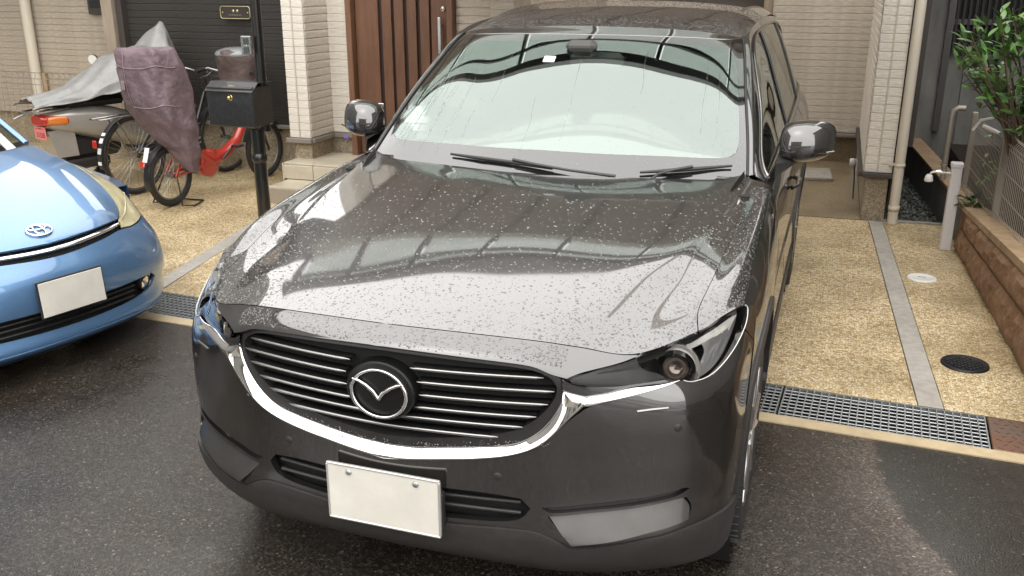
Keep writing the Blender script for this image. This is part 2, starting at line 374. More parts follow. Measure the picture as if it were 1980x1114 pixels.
mat('soffit_brown', (.50,.435,.375), .7, noise=(4, .1))
mat('siding_beige', (.62,.565,.49), .8, noise=(50, .12), bump=(60, .8, .008), stretch=(.3,.3,1))
mat('panel_grey', (.21,.205,.19), .8, noise=(4, .35), bump=(30, .5, .006), stretch=(1,1,.3))

m = bpy.data.materials.new('canopy_bronze'); m.use_nodes = True; N, L = nodes(m); N.remove(N['Principled BSDF'])
t = N.new('ShaderNodeBsdfTranslucent'); t.inputs['Color'].default_value = (.44,.395,.36,1)
d = N.new('ShaderNodeBsdfDiffuse'); d.inputs['Color'].default_value = (.29,.265,.245,1)
a = N.new('ShaderNodeMixShader'); a.inputs[0].default_value = .35; L.new(t.outputs[0], a.inputs[1]); L.new(d.outputs[0], a.inputs[2]); L.new(a.outputs[0], N['Material Output'].inputs[0])
MT['canopy_bronze'] = m

# ------------------------------------------------------------ body surfaces (half, mirrored)
# half body control grids (x >= 0); metres; y runs from the nose to the tail
HOOD=[ # rows: nose to cowl; columns: centre line to flank
[(0,.030,.978),(.20,.045,.974),(.40,.080,.962),(.50,.115,.945),(.636,.175,.920),(.763,.363,.923),(.82,.46,.948),(.866,.55,.952),(.890,.61,.91),(.902,.64,.84)],
[(0,.20,1.003),(.20,.21,1.000),(.40,.24,.989),(.52,.29,.980),(.65,.34,.950),(.755,.45,.953),(.825,.53,.970),(.870,.62,.962),(.897,.66,.91),(.908,.68,.84)],
[(0,.42,1.034),(.21,.43,1.030),(.42,.46,1.021),(.565,.50,1.010),(.67,.53,.982),(.757,.57,.984),(.828,.63,1.004),(.868,.70,.990),(.899,.72,.925),(.913,.73,.86)],
[(0,.70,1.072),(.22,.70,1.068),(.45,.71,1.056),(.625,.73,1.044),(.70,.74,1.028),(.772,.76,1.024),(.834,.80,1.040),(.868,.83,1.020),(.901,.84,.95),(.916,.84,.88)],
[(0,1.0,1.105),(.24,1.0,1.101),(.48,1.01,1.090),(.69,1.02,1.077),(.742,1.02,1.067),(.785,1.02,1.058),(.838,1.04,1.069),(.868,1.06,1.050),(.900,1.06,.97),(.914,1.06,.89)],
[(0,1.25,1.128),(.26,1.26,1.125),(.52,1.28,1.117),(.735,1.30,1.106),(.765,1.31,1.100),(.787,1.32,1.094),(.84,1.33,1.100),(.868,1.33,1.078),(.896,1.33,1.0),(.910,1.33,.91)],
[(0,1.42,1.133),(.27,1.44,1.133),(.54,1.46,1.133),(.76,1.48,1.133),(.785,1.49,1.128),(.80,1.5,1.122),(.845,1.5,1.112),(.870,1.5,1.09),(.895,1.5,1.03),(.908,1.5,.93)],
]
NOSE=[ # rows: top to lip; columns: centre line to wheel arch
[(0,.030,.978),(.20,.045,.974),(.40,.080,.962),(.50,.115,.945),(.636,.175,.920),(.763,.363,.923),(.868,.55,.955),(.900,.63,.92)],
[(0,-.035,.928),(.20,-.02,.923),(.40,.018,.910),(.50,.058,.890),(.636,.150,.865),(.765,.285,.87),(.868,.46,.885),(.902,.60,.87)],
[(0,-.03,.79),(.20,-.016,.79),(.40,.018,.79),(.52,.055,.79),(.65,.137,.78),(.775,.228,.78),(.870,.375,.79),(.901,.54,.79)],
[(0,-.015,.62),(.20,-.002,.62),(.41,.030,.62),(.53,.075,.62),(.66,.145,.62),(.79,.235,.62),(.873,.355,.62),(.898,.50,.62)],
[(0,-.012,.50),(.20,.003,.50),(.42,.040,.50),(.54,.085,.50),(.67,.150,.50),(.785,.235,.50),(.870,.35,.50),(.895,.48,.50)],
[(0,-.005,.40),(.20,.010,.40),(.42,.035,.40),(.55,.070,.40),(.68,.135,.39),(.79,.225,.38),(.868,.345,.37),(.890,.47,.36)],
[(0,.040,.315),(.20,.050,.312),(.42,.075,.305),(.55,.115,.30),(.67,.185,.285),(.775,.27,.27),(.853,.375,.255),(.875,.47,.24)],
[(0,.16,.235),(.20,.17,.235),(.42,.19,.23),(.54,.22,.225),(.64,.28,.215),(.73,.36,.205),(.80,.45,.20),(.84,.53,.20)],
]
FLANK=[ # rows: front to tail at constant y; columns: shoulder down to sill
[(.868,.56,.955),(.893,.60,.90),(.902,.60,.82),(.900,.55,.66),(.896,.50,.50),(.888,.47,.33),(.85,.47,.24)],
[(.868,.83,1.020),(.901,.84,.95),(.916,.85,.88),(.924,.85,.74),(.924,.85,.55),(.905,.85,.33),(.86,.85,.24)],
[(.868,1.33,1.078),(.896,1.33,1.0),(.910,1.33,.91),(.915,1.34,.74),(.912,1.35,.55),(.905,1.35,.33),(.86,1.35,.24)],
[(.862,1.70,1.10),(.888,1.70,1.03),(.902,1.70,.92),(.900,1.70,.74),(.893,1.70,.55),(.905,1.70,.33),(.86,1.70,.24)],
[(.862,2.5,1.12),(.892,2.5,1.05),(.906,2.5,.94),(.902,2.5,.75),(.892,2.5,.55),(.905,2.5,.33),(.86,2.5,.24)],
[(.862,3.3,1.14),(.895,3.3,1.07),(.912,3.3,.96),(.910,3.3,.76),(.898,3.3,.55),(.905,3.3,.33),(.86,3.3,.24)],
[(.850,3.9,1.16),(.893,3.9,1.09),(.917,3.9,.98),(.922,3.9,.78),(.918,3.9,.55),(.905,3.9,.33),(.86,3.9,.24)],
[(.800,4.45,1.17),(.855,4.45,1.10),(.885,4.45,.98),(.89,4.45,.78),(.885,4.45,.55),(.87,4.4,.36),(.84,4.4,.28)],
[(.66,4.80,1.16),(.70,4.82,1.09),(.73,4.84,.98),(.74,4.86,.78),(.74,4.87,.55),(.72,4.84,.38),(.70,4.8,.30)],
[(0,4.86,1.16),(0,4.88,1.09),(0,4.90,.98),(0,4.92,.78),(0,4.93,.55),(0,4.90,.38),(0,4.86,.30)],
]
WIND=[ # windscreen rows: bottom to top
[(0,1.33,1.095),(.25,1.349,1.098),(.50,1.407,1.105),(.675,1.450,1.116),(.77,1.50,1.132)],
[(0,1.50,1.225),(.24,1.517,1.225),(.48,1.571,1.228),(.65,1.603,1.233),(.747,1.66,1.245)],
[(0,1.73,1.400),(.23,1.746,1.397),(.455,1.793,1.392),(.615,1.812,1.384),(.708,1.87,1.388)],
[(0,2.01,1.570),(.22,2.025,1.566),(.43,2.065,1.556),(.58,2.090,1.545),(.665,2.14,1.538)],
[(0,2.135,1.632),(.21,2.147,1.628),(.42,2.18,1.618),(.56,2.203,1.603),(.643,2.245,1.588)],
]
ROOF=[ # rows: windscreen header to tailgate; columns: centre to drip rail
[(0,2.135,1.632),(.21,2.147,1.628),(.42,2.18,1.618),(.56,2.203,1.603),(.643,2.245,1.588)],
[(0,2.35,1.684),(.21,2.36,1.680),(.42,2.38,1.667),(.56,2.41,1.645),(.645,2.44,1.61)],
[(0,2.8,1.722),(.21,2.8,1.718),(.43,2.8,1.705),(.575,2.8,1.682),(.668,2.8,1.64)],
[(0,3.5,1.728),(.21,3.5,1.724),(.43,3.5,1.71),(.575,3.5,1.686),(.668,3.5,1.64)],
[(0,4.2,1.70),(.21,4.2,1.696),(.42,4.2,1.682),(.56,4.2,1.655),(.645,4.2,1.60)],
[(0,4.7,1.64),(.20,4.7,1.635),(.40,4.68,1.62),(.53,4.65,1.59),(.60,4.6,1.54)],
]
SIDE=[ # greenhouse side, rows: front to tail; columns: roof rail down to belt
[(.795,1.54,1.13),(.805,1.53,1.128),(.82,1.52,1.122),(.845,1.50,1.112)],
[(.745,1.91,1.375),(.770,1.91,1.31),(.79,1.91,1.23),(.852,1.92,1.115)],
[(.672,2.27,1.587),(.72,2.29,1.47),(.77,2.30,1.32),(.855,2.30,1.125)],
[(.668,2.8,1.64),(.73,2.8,1.51),(.79,2.8,1.34),(.858,2.8,1.135)],
[(.668,3.5,1.64),(.73,3.5,1.51),(.79,3.5,1.35),(.855,3.5,1.155)],
[(.645,4.2,1.60),(.71,4.2,1.48),(.77,4.2,1.34),(.83,4.2,1.17)],
[(.60,4.6,1.54),(.65,4.65,1.44),(.69,4.7,1.32),(.73,4.74,1.17)],
]
def ev(G,u,v):
    """G rows (v) x cols (u); Catmull-Rom; u,v arrays"""
    G=np.asarray(G,float); V,U=G.shape[:2]
    E=np.zeros((V+2,U+2,3)); E[1:-1,1:-1]=G
    E[0,1:-1]=2*G[0]-G[1]; E[-1,1:-1]=2*G[-1]-G[-2]
    E[:,0]=2*E[:,1]-E[:,2]; E[:,-1]=2*E[:,-2]-E[:,-3]
    if abs(G[0,0,0])<1e-9 and abs(G[-1,0,0])<1e-9: E[:,0]=E[:,2]*[-1,1,1]
    u=np.asarray(u,float); v=np.asarray(v,float)
    iu=np.clip(np.floor(u).astype(int),0,U-2); iv=np.clip(np.floor(v).astype(int),0,V-2)
    def w(t): return [(-t+2*t*t-t**3)/2,(2-5*t*t+3*t**3)/2,(t+4*t*t-3*t**3)/2,(-t*t+t**3)/2]
    wu=w(u-iu); wv=w(v-iv); P=0
    for a in range(4):
        for b in range(4):
            P=P+(wv[a]*wu[b])[...,None]*E[iv+a,iu+b]
    return P

# compact hatchback, own frame: a lateral, b back from nose, z up
PHOOD=[
[(0,.085,.70),(.20,.105,.70),(.40,.165,.695),(.53,.245,.68),(.64,.36,.69),(.75,.50,.72),(.80,.60,.70)],
[(0,.20,.765),(.20,.215,.763),(.41,.26,.755),(.56,.35,.735),(.66,.46,.75),(.755,.58,.765),(.81,.66,.72)],
[(0,.42,.85),(.21,.43,.848),(.43,.46,.838),(.60,.54,.815),(.69,.62,.81),(.765,.70,.80),(.82,.76,.75)],
[(0,.70,.93),(.22,.71,.927),(.45,.73,.915),(.64,.80,.89),(.71,.86,.865),(.775,.90,.84),(.83,.92,.78)],
[(0,.92,.975),(.23,.94,.973),(.47,1.0,.962),(.67,1.10,.94),(.72,1.14,.91),(.78,1.15,.87),(.835,1.16,.80)],
[(0,1.10,1.0),(.24,1.12,1.0),(.49,1.2,.99),(.69,1.30,.975),(.73,1.34,.94),(.785,1.36,.89),(.838,1.38,.82)],
]
PNOSE=[
[(0,.085,.70),(.20,.105,.70),(.40,.165,.695),(.53,.245,.68),(.64,.36,.69),(.75,.50,.72),(.80,.60,.70)],
[(0,.03,.63),(.20,.045,.63),(.40,.10,.625),(.54,.175,.62),(.66,.27,.62),(.76,.40,.625),(.82,.58,.63)],
[(0,-.01,.55),(.20,.0,.55),(.41,.055,.545),(.56,.125,.54),(.69,.22,.54),(.79,.36,.54),(.835,.55,.54)],
[(0,-.02,.44),(.20,-.01,.44),(.42,.04,.435),(.58,.105,.43),(.71,.20,.43),(.80,.34,.43),(.84,.52,.43)],
[(0,.005,.33),(.20,.015,.33),(.42,.06,.325),(.58,.13,.32),(.70,.22,.32),(.79,.35,.31),(.835,.50,.31)],
[(0,-.01,.24),(.20,.0,.24),(.42,.05,.235),(.57,.12,.23),(.69,.22,.23),(.78,.34,.22),(.82,.48,.22)],
[(0,.08,.18),(.20,.09,.18),(.40,.13,.175),(.54,.20,.17),(.65,.28,.17),(.73,.38,.17),(.77,.48,.17)],
]
PWIND=[
[(0,1.02,.985),(.24,1.05,.985),(.48,1.14,.975),(.65,1.27,.965),(.70,1.34,.96)],
[(0,1.38,1.19),(.23,1.41,1.187),(.46,1.49,1.175),(.62,1.6,1.155),(.66,1.66,1.15)],
[(0,1.80,1.39),(.22,1.82,1.385),(.43,1.88,1.375),(.57,1.96,1.35),(.61,2.0,1.34)],
]

class Surf:
    def __init__(s, G, sgn=1): s.G = np.asarray(G, float); s.sgn = sgn; s.V, s.U = s.G.shape[:2]
    def P(s, u, v): return ev(s.G, np.clip(u, 0, s.U-1), np.clip(v, 0, s.V-1))
    def N(s, u, v):
        u = np.asarray(u, float); v = np.asarray(v, float); e = .02
        a = s.P(u+e, v)-s.P(u-e, v); b = s.P(u, v+e)-s.P(u, v-e)
        n = np.cross(a, b)*s.sgn; return n/np.maximum(np.linalg.norm(n, axis=-1, keepdims=True), 1e-9)
    def at(s, u, v, off=0):
        u = np.asarray(float(u)); v = np.asarray(float(v)); return s.P(u, v)+off*s.N(u, v)
    def inv(s, pts, ax):
        uu, vv = np.meshgrid(np.arange(0, s.U-.99, .1), np.arange(0, s.V-.99, .1)); Q = s.P(uu, vv)[..., ax]; out = []
        for p in pts:
            p = np.asarray(p); d = ((Q-p)**2).sum(-1); k = np.unravel_index(d.argmin(), d.shape); x = np.array([uu[k], vv[k]])
            f = lambda x: s.P(np.array(x[0]), np.array(x[1]))[ax]-p
            for _ in range(10):
                r = f(x); J = np.stack([(f(x+np.array(h))-r)/1e-4 for h in ((1e-4, 0), (0, 1e-4))], 1)
                x = np.clip(x-np.clip(np.linalg.lstsq(J, r, rcond=1e-3)[0], -.3, .3), [0, 0], [s.U-1, s.V-1])
            out.append((float(x[0]), float(x[1])))
        return out
def smooth_poly(poly, closed=True, step=.12, corner=45):
    P = [np.array(p, float) for p in poly]; n = len(P); res = []
    def is_corner(i):
        if not closed and i in (0, n-1): return True
        a = P[i]-P[i-1]; b = P[(i+1) % n]-P[i]; la, lb = np.hypot(*a), np.hypot(*b)
        if la < 1e-6 or lb < 1e-6: return True
        if abs(P[i][0]) < 1e-6: return True
        return math.degrees(math.acos(max(-1, min(1, a@b/la/lb)))) > corner
    cs = [is_corner(i) for i in range(n)]
    for i in range(n if closed else n-1):
        p1, p2 = P[i], P[(i+1) % n]
        p0 = 2*p1-p2 if cs[i] else P[i-1]; p3 = 2*p2-p1 if cs[(i+1) % n] else P[(i+2) % n]
        L_ = np.hypot(*(p2-p1)); k = max(1, int(math.ceil(L_/step)))
        m0 = (p2-p0)/2; m1 = (p3-p1)/2
        for m_ in (m0, m1):
            l = np.hypot(*m_)
            if l > L_*1.3: m_ *= L_*1.3/l
        for j in range(k):
            t = j/k; res.append((2*t**3-3*t*t+1)*p1+(t**3-2*t*t+t)*m0+(-2*t**3+3*t*t)*p2+(t**3-t*t)*m1)
    if not closed: res.append(P[-1])
    return res
def area2(P): return sum(P[i-1][0]*P[i][1]-P[i][0]*P[i-1][1] for i in range(len(P)))
def inset(P, g):
    n = len(P); s = 1 if area2(P) > 0 else -1; out = []
    for i in range(n):
        if abs(P[i][0]) < 1e-6 and (abs(P[i-1][0]) < 1e-6 or abs(P[(i+1) % n][0]) < 1e-6):
            a = P[i]; out.append(a.copy()); continue
        a = P[i]-P[i-1]; b = P[(i+1) % n]-P[i]
        a = a/max(np.hypot(*a), 1e-9); b = b/max(np.hypot(*b), 1e-9); t = a+b; l = np.hypot(*t)
        t = t/l if l > .2 else b
        q = P[i]+s*g*np.array([-t[1], t[0]]); q[0] = max(q[0], 0); out.append(q)
    return out
def in_poly(x, y, P):
    P = np.array(P); r = np.zeros(np.shape(x), bool); j = len(P)-1
    for i in range(len(P)):
        c = (P[i][1] > y) != (P[j][1] > y)
        with np.errstate(divide='ignore', invalid='ignore'):
            r ^= c & (x < (P[j][0]-P[i][0])*(y-P[i][1])/(P[j][1]-P[i][1])+P[i][0])
        j = i
    return r
def panel(name, S, poly, mt, parent, holes=(), off=0., flange=.014, gap=.0, step=.11, sides='both', corner=45, thick=True, offf=None, label=None):
    poly = smooth_poly(poly, step=step, corner=corner); holes = [smooth_poly(h, step=step, corner=corner) for h in holes]
    if gap: poly = inset(poly, gap); holes = [inset(h, -gap) for h in holes]
    A = np.array(poly); lo, hi = A.min(0), A.max(0)
    gx, gy = np.meshgrid(np.arange(lo[0]+step*.5, hi[0], step), np.arange(lo[1]+step*.5, hi[1], step)); gx = gx.ravel(); gy = gy.ravel()
    ok = in_poly(gx, gy, poly)
    for h in holes: ok &= ~in_poly(gx, gy, h)
    allb = np.concatenate([A]+[np.array(h) for h in holes])
    idx = np.where(ok)[0]
    d = ((gx[idx, None]-allb[None, :, 0])**2+(gy[idx, None]-allb[None, :, 1])**2).min(1); idx = idx[d > (step*.45)**2]
    vs = []; ed = []
    for ring in [poly]+holes:
        b0 = len(vs); vs += [Vector(p) for p in ring]; ed += [(b0+i, b0+(i+1) % len(ring)) for i in range(len(ring))]
    nb = len(vs); vs += [Vector((gx[i], gy[i])) for i in idx]
    ov, oe, of, *_ = delaunay_2d_cdt(vs, ed, [], 0, 1e-5)
    ov = np.array([tuple(v) for v in ov]); of = [tuple(f) for f in of if len(f) == 3]
    cen = np.array([ov[list(f)].mean(0) for f in of]); keep = in_poly(cen[:, 0], cen[:, 1], poly)
    for h in holes: keep &= ~in_poly(cen[:, 0], cen[:, 1], h)
    of = [f for f, k in zip(of, keep) if k]
    P = S.P(ov[:, 0], ov[:, 1]); Nn = S.N(ov[:, 0], ov[:, 1]); o_ = off
    if offf is not None:
        o_ = (off+offf(ov[:, 0], ov[:, 1]))[:, None]
        Q = lambda u, v: S.P(u, v)+S.N(u, v)*(off+offf(u, v))[:, None]
        e_ = .04; uu, vv = ov[:, 0], ov[:, 1]; n2 = np.cross(Q(uu+e_, vv)-Q(uu-e_, vv), Q(uu, vv+e_)-Q(uu, vv-e_))*S.sgn; n2 /= np.maximum(np.linalg.norm(n2, axis=1, keepdims=True), 1e-9)
    P = P+Nn*o_
    if offf is not None: Nn = n2
    cz = ov[:, 0] < 1e-5; P[cz, 0] = 0; Nn[cz, 0] = 0; Nn /= np.linalg.norm(Nn, axis=1, keepdims=True)
    # orient
    a, b, c = (P[[f[k] for f in of]] for k in range(3)); fn = np.cross(b-a, c-a)
    nn = Nn[[f[0] for f in of]]; of = [f if (x*y).sum() > 0 else f[::-1] for f, x, y in zip(of, fn, nn)]
    # flange along open boundary
    V = P.tolist(); NV = Nn.tolist(); F = list(of); flat = []
    if flange:
        cnt = {}
        for f in of:
            for k in range(3): cnt[(f[k], f[(k+1) % 3])] = 1
        bd = [e for e in cnt if (e[1], e[0]) not in cnt and not (cz[e[0]] and cz[e[1]])]
        mp = {}
        def dup(i):
            if i not in mp:
                mp[i] = (len(V), len(V)+1); V.append(P[i].tolist()); V.append((P[i]-Nn[i]*flange).tolist()); NV.append([0,0,0]); NV.append([0,0,0])
            return mp[i]
        for i, j in bd:
            a0, a1 = dup(i); b0, b1 = dup(j); F.append((b0, a0, a1, b1))
            e = np.array(V[j])-np.array(V[i]); n = np.cross(e, Nn[i]); n = n/max(np.linalg.norm(n), 1e-9)
            for q in (a0, a1, b0, b1): NV[q] = [NV[q][k]+n[k] for k in range(3)]
    def make(sg, nm):
        W = [(x*sg, y, z) for x, y, z in V]; FF = [f if sg > 0 else tuple(f[::-1]) for f in F]; NN = [(x*sg, y, z) for x, y, z in NV]
        return W, FF, NN
    objs = []
    todo = {'both': [(1, -1)], 'LR': [(1,), (-1,)], 'R': [(1,)], 'L': [(-1,)]}[sides]
    for group in todo:
        W = []; FF = []; NN = []
        for sg in group:
            w, f, n = make(sg, name); b0 = len(W); W += w; NN += n; FF += [tuple(b0+i for i in q) for q in f]
        me = bpy.data.meshes.new(name); me.from_pydata(W, [], FF)
        me.polygons.foreach_set('use_smooth', [True]*len(FF)); me.update()
        nl = []
        for x in NN:
            l = math.sqrt(x[0]**2+x[1]**2+x[2]**2) or 1; nl.append((x[0]/l, x[1]/l, x[2]/l))
        me.normals_split_custom_set_from_vertices(nl)
        o = link(name, me, MT[mt], parent)
        if label: o['label'] = label
        objs.append(o)
    return objs
def sweep_strip(name, S, A, B, mt, parent, offa, offb, bulge, n=8, m=60, sides='both', centre=False, back=.02):
    """raised moulding between two outlines A and B on a surface"""
    def res(L_):
        L_ = np.array(smooth_poly(L_, closed=False, step=.05, corner=30)); d = np.r_[0, np.cumsum(np.hypot(*np.diff(L_, axis=0).T))]
        t = np.linspace(0, d[-1], m); return np.stack([np.interp(t, d, L_[:, k]) for k in (0, 1)], 1)
    a, b = res(A), res(B); pa = S.P(a[:, 0], a[:, 1]); pb = S.P(b[:, 0], b[:, 1]); na = S.N(a[:, 0], a[:, 1]); nb = S.N(b[:, 0], b[:, 1])
    rows = [pa-na*back]
    for k in range(n+1):
        t = k/n; nn = na*(1-t)+nb*t
        rows.append(pa*(1-t)+pb*t+nn*((offa*(1-t)+offb*t)+bulge*math.sin(math.pi*t))) 
    rows.append(pb-nb*back); G_ = np.array(rows)
    if centre: G_[:, 0 if abs(G_[1, 0, 0]) < abs(G_[1, -1, 0]) else -1, 0] = 0
    def one(sg, mb):
        mb.grid(G_*[sg, 1, 1]); 
        mb.add([(x*sg, y, z) for x, y, z in G_[:, 0]], [tuple(range(len(rows)))]); mb.add([(x*sg, y, z) for x, y, z in G_[:, -1]], [tuple(range(len(rows)))])
    out = []
    if sides == 'both':
        mb = MB(); one(1, mb); one(-1, mb); out.append(mb.build(name, MT[mt], parent))
    else:
        for sg in (1, -1): mb = MB(); one(sg, mb); out.append(mb.build(name, MT[mt], parent))
    return out
def raindrops(name, S, n, rmin, rmax, parent, mt, ulo, uhi, vlo, vhi, density=None, sides=(1, -1), seed=1):
    g = np.random.default_rng(seed); V = []; F = []; K = 7
    cs = [(math.cos(2*math.pi*k/K), math.sin(2*math.pi*k/K)) for k in range(K)]
    for sg in sides:
        u = g.uniform(ulo, uhi, n); v = g.uniform(vlo, vhi, n); r = rmin*(rmax/rmin)**(g.random(n)**2.2)
        if density is not None: k = g.random(n) < density(u, v); u, v, r = u[k], v[k], r[k]
        P = S.P(u, v); N_ = S.N(u, v); T = np.cross(N_, [0, 1, 0]); T /= np.linalg.norm(T, axis=1, keepdims=True); B = np.cross(N_, T)
        st = g.uniform(.85, 1.35, len(u))
        for i in range(len(u)):
            b0 = len(V); h = r[i]*.45; an = g.uniform(0, .8)
            for c, s_ in cs: V.append(P[i]+(T[i]*c*st[i]+B[i]*s_)*r[i])
            for c, s_ in cs: V.append(P[i]+(T[i]*c*st[i]+B[i]*s_)*r[i]*.72+N_[i]*h*.72)
            V.append(P[i]+N_[i]*h)
            for k in range(K):
                l = (k+1) % K; a = (b0+k, b0+l, b0+K+l, b0+K+k); c_ = (b0+K+k, b0+K+l, b0+2*K); F.append(a); F.append(c_)
        if sg < 0:
            pass
    V = np.array(V)
    if -1 in sides and 1 in sides:
        half = len(V)  # mirror the second batch
    me = bpy.data.meshes.new(name)
    # mirror every drop of the left side
    V = V.copy()
    return me, V, F
def drops_obj(name, S, n, rmin, rmax, parent, mt, rng_uv, density=None, seed=1):
    allV = []; allF = []
    for sg, sd in ((1, seed), (-1, seed+77)):
        me, V, F = raindrops(name, S, n, rmin, rmax, parent, mt, *rng_uv, density=density, sides=(1,), seed=sd)
        bpy.data.meshes.remove(me)
        if not len(V): continue
        V = V*[sg, 1, 1]; b0 = sum(len(x) for x in allV); allV.append(V); allF += [tuple(b0+i for i in (f if sg < 0 else f[::-1])) for f in F]
    V = np.concatenate(allV); me = bpy.data.meshes.new(name); me.from_pydata(V.tolist(), [], allF); me.polygons.foreach_set('use_smooth', [True]*len(allF)); me.update()
    o = link(name, me, MT[mt], parent); o['kind'] = 'stuff'; return o

# ------------------------------------------------------------ ground
def struct(o): o['kind'] = 'structure'; return o
E1 = np.array([.99865, -.0520]); E2 = np.array([.0520, .99865]); D0 = np.array([1.81, 1.835])      # street edge of the drain grates
def dl(s, t): q = D0+E1*s+E2*t; return (q[0], q[1])
struct(MB().box((0, 0, -.62), (300, 300, .02)).build('ground', MT['soil']))
GW = .325
a, b = dl(-14, -.085), dl(12, -.085)
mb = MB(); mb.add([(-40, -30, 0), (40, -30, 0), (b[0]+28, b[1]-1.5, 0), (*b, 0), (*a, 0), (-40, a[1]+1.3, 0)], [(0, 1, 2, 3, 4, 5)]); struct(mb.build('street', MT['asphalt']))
k = MB(); q = [dl(-14, -.085), dl(12, -.085), dl(12, -.006), dl(-14, -.006)]
k.prism(q, -.2, .006); struct(k.build('drain_kerb', MT['kerb_beige']))
q = [dl(-14, -.006), dl(12, -.006), dl(12, GW+.01), dl(-14, GW+.01)]
t = MB().add([(*q[0], .0), (*q[1], .0), (*q[1], -.16), (*q[0], -.16)], [(0, 1, 2, 3)]).add([(*q[3], .0), (*q[2], .0), (*q[2], -.16), (*q[3], -.16)], [(0, 1, 2, 3)]).add([(*q[0], -.158), (*q[1], -.158), (*q[2], -.158), (*q[3], -.158)], [(0, 1, 2, 3)])
struct(t.build('drain_channel', MT['trench']))
# forecourt behind the drain: gold aggregate, split by concrete joints
FY = 5.66
c0, c1 = dl(-14, GW+.01), dl(.35, GW+.01)
def sheet(name, pts, z, m): return struct(MB().prism(pts, z-.05, z).build(name, MT[m]))
def back(x): return 5.626+.035*x
lsp = [(-2.93, 2.41), (-3.06, 2.41), (-3.60, 5.9), (-3.46, 5.9)]
sheet('forecourt', [c0, dl(-4.72, GW+.01), (-3.60, 6.6), (-14.5, 6.6)], .0, 'gravel_gold')
sheet('forecourt', [dl(-4.59, GW+.01), dl(-.28, GW+.01), (1.400, back(1.4)), (.3, back(.3)), (-3.42, 5.60)], .0, 'gravel_gold')
sheet('forecourt', [dl(-.165, GW+.01), c1, (2.09, 2.6), (1.97, back(1.97)), (1.513, back(1.51))], .0, 'gravel_gold')
sheet('concrete_joint', [dl(-4.71, GW+.01), dl(-4.60, GW+.01), (-3.44, 6.0), (-3.575, 6.0)], .003, 'concrete_joint')
sheet('concrete_joint', [dl(-.275, GW+.01), dl(-.170, GW+.01), (1.508, back(1.51)), (1.405, back(1.4))], .003, 'concrete_joint')
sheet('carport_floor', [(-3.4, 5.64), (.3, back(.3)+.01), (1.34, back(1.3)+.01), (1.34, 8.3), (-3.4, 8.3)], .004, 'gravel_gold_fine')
sheet('passage_floor', [(1.30, back(1.3)+.012), (2.2, back(2.2)+.012), (2.2, 14), (1.30, 14)], -.03, 'passage_gravel')
struct(MB().prism([(1.5, back(1.5)), (2.02, back(2.02)), (2.02, back(2.02)+.05), (1.5, back(1.5)+.05)], -.1, .012).build('passage_edging', MT['concrete']))
# stones in the passage, real lumps
def lump(r, seed):
    bm = bmesh.new(); bmesh.ops.create_icosphere(bm, subdivisions=1, radius=r); g = random.Random(seed)
    for v in bm.verts: v.co *= g.uniform(.7, 1.2); v.co.z *= .6
    vs = [tuple(v.co) for v in bm.verts]; fs = [tuple(v.index for v in f.verts) for f in bm.faces]; bm.free(); return vs, fs
mb = MB(); g = random.Random(3)
for _ in range(900):
    vs, fs = lump(g.uniform(.010, .026), g.random()); x, y = g.uniform(1.50, 1.95), g.uniform(back(1.6)+.06, 8.6); e = Euler((g.random(), g.random(), g.random()*6)).to_matrix()
    mb.add([tuple(e @ Vector(v)+Vector((x, y, -.02))) for v in vs], fs)
o = mb.build('gravel', MT['passage_gravel']); tag(o, kind='stuff')

# ------------------------------------------------------------ drain grates
def grate(s0, s1, label):
    L_ = s1-s0; m = dl(s0, 0); root = empty('drain_grate', (m[0], m[1], 0), label, 'drain grate', 'steel grates over the street drain', rz=math.atan2(E1[1], E1[0]))
    f = MB().box((L_/2, .004, -.012), (L_, .006, .030)).box((L_/2, GW-.004, -.012), (L_, .006, .030)).box((.003, GW/2, -.012), (.006, GW-.014, .030)).box((L_-.003, GW/2, -.012), (.006, GW-.014, .030))
    f.build('frame', MT['galvanised'], root)
    n = int(round(L_/.0325)); me = None
    for k in range(1, n):
        if me is None: o = MB().box((0, GW/2, -.010), (.0050, GW-.015, .026)).build('bearing_bar', MT['galvanised'], root); me = o.data
        else: o = link('bearing_bar', me, None, root)
        o.location = (L_*k/n, 0, 0)
    me = None
    for k in range(1, 9):
        if me is None: o = MB().tube([(.006, 0, -.003), (L_-.006, 0, -.003)], .0042, 6, flat=.8).build('cross_rod', MT['galvanised'], root); me = o.data
        else: o = link('cross_rod', me, None, root)
        o.location = (0, GW*k/9, 0)
gs = [(-.86+.005, -.005, 'galvanised steel drain grate right of the SUV, ending at the rusty plate'), (-1.72+.005, -.865, 'galvanised drain grate beside the front wheel of the SUV'),
      (-4.82, -3.965, 'galvanised drain grate showing between the blue car and the dark SUV'), (-5.68, -4.825, 'galvanised drain grate mostly hidden under the nose of the blue car')]
gs += [(-2.465, -1.725, 'galvanised drain grate under the middle of the SUV'), (-3.21, -2.47, 'galvanised drain grate under the far side of the SUV'), (-3.96, -3.215, 'galvanised drain grate against the far front wheel of the SUV')]
for a, b_, l in gs: grate(a, b_, l)
p = dl(.003, GW/2); 
rp = empty('drain_cover_plate', (p[0], p[1], 0), 'rusty chequered steel plate covering the drain at the right edge', 'drain cover', rz=math.atan2(E1[1], E1[0]))
MB().bbox((.45, 0, -.001), (.90, GW-.006, .012), .003).build('plate', MT['rust_steel'], rp)
mb = MB()
for i in range(22):
    for j in range(8): mb.box((.03+i*.04+(j % 2)*.02, -.145+j*.040, .006), (.022, .006, .003), rz=R(45 if (i+j) % 2 else -45))
o = mb.build('tread_pattern', MT['rust_steel'], rp); o['kind'] = 'stuff'
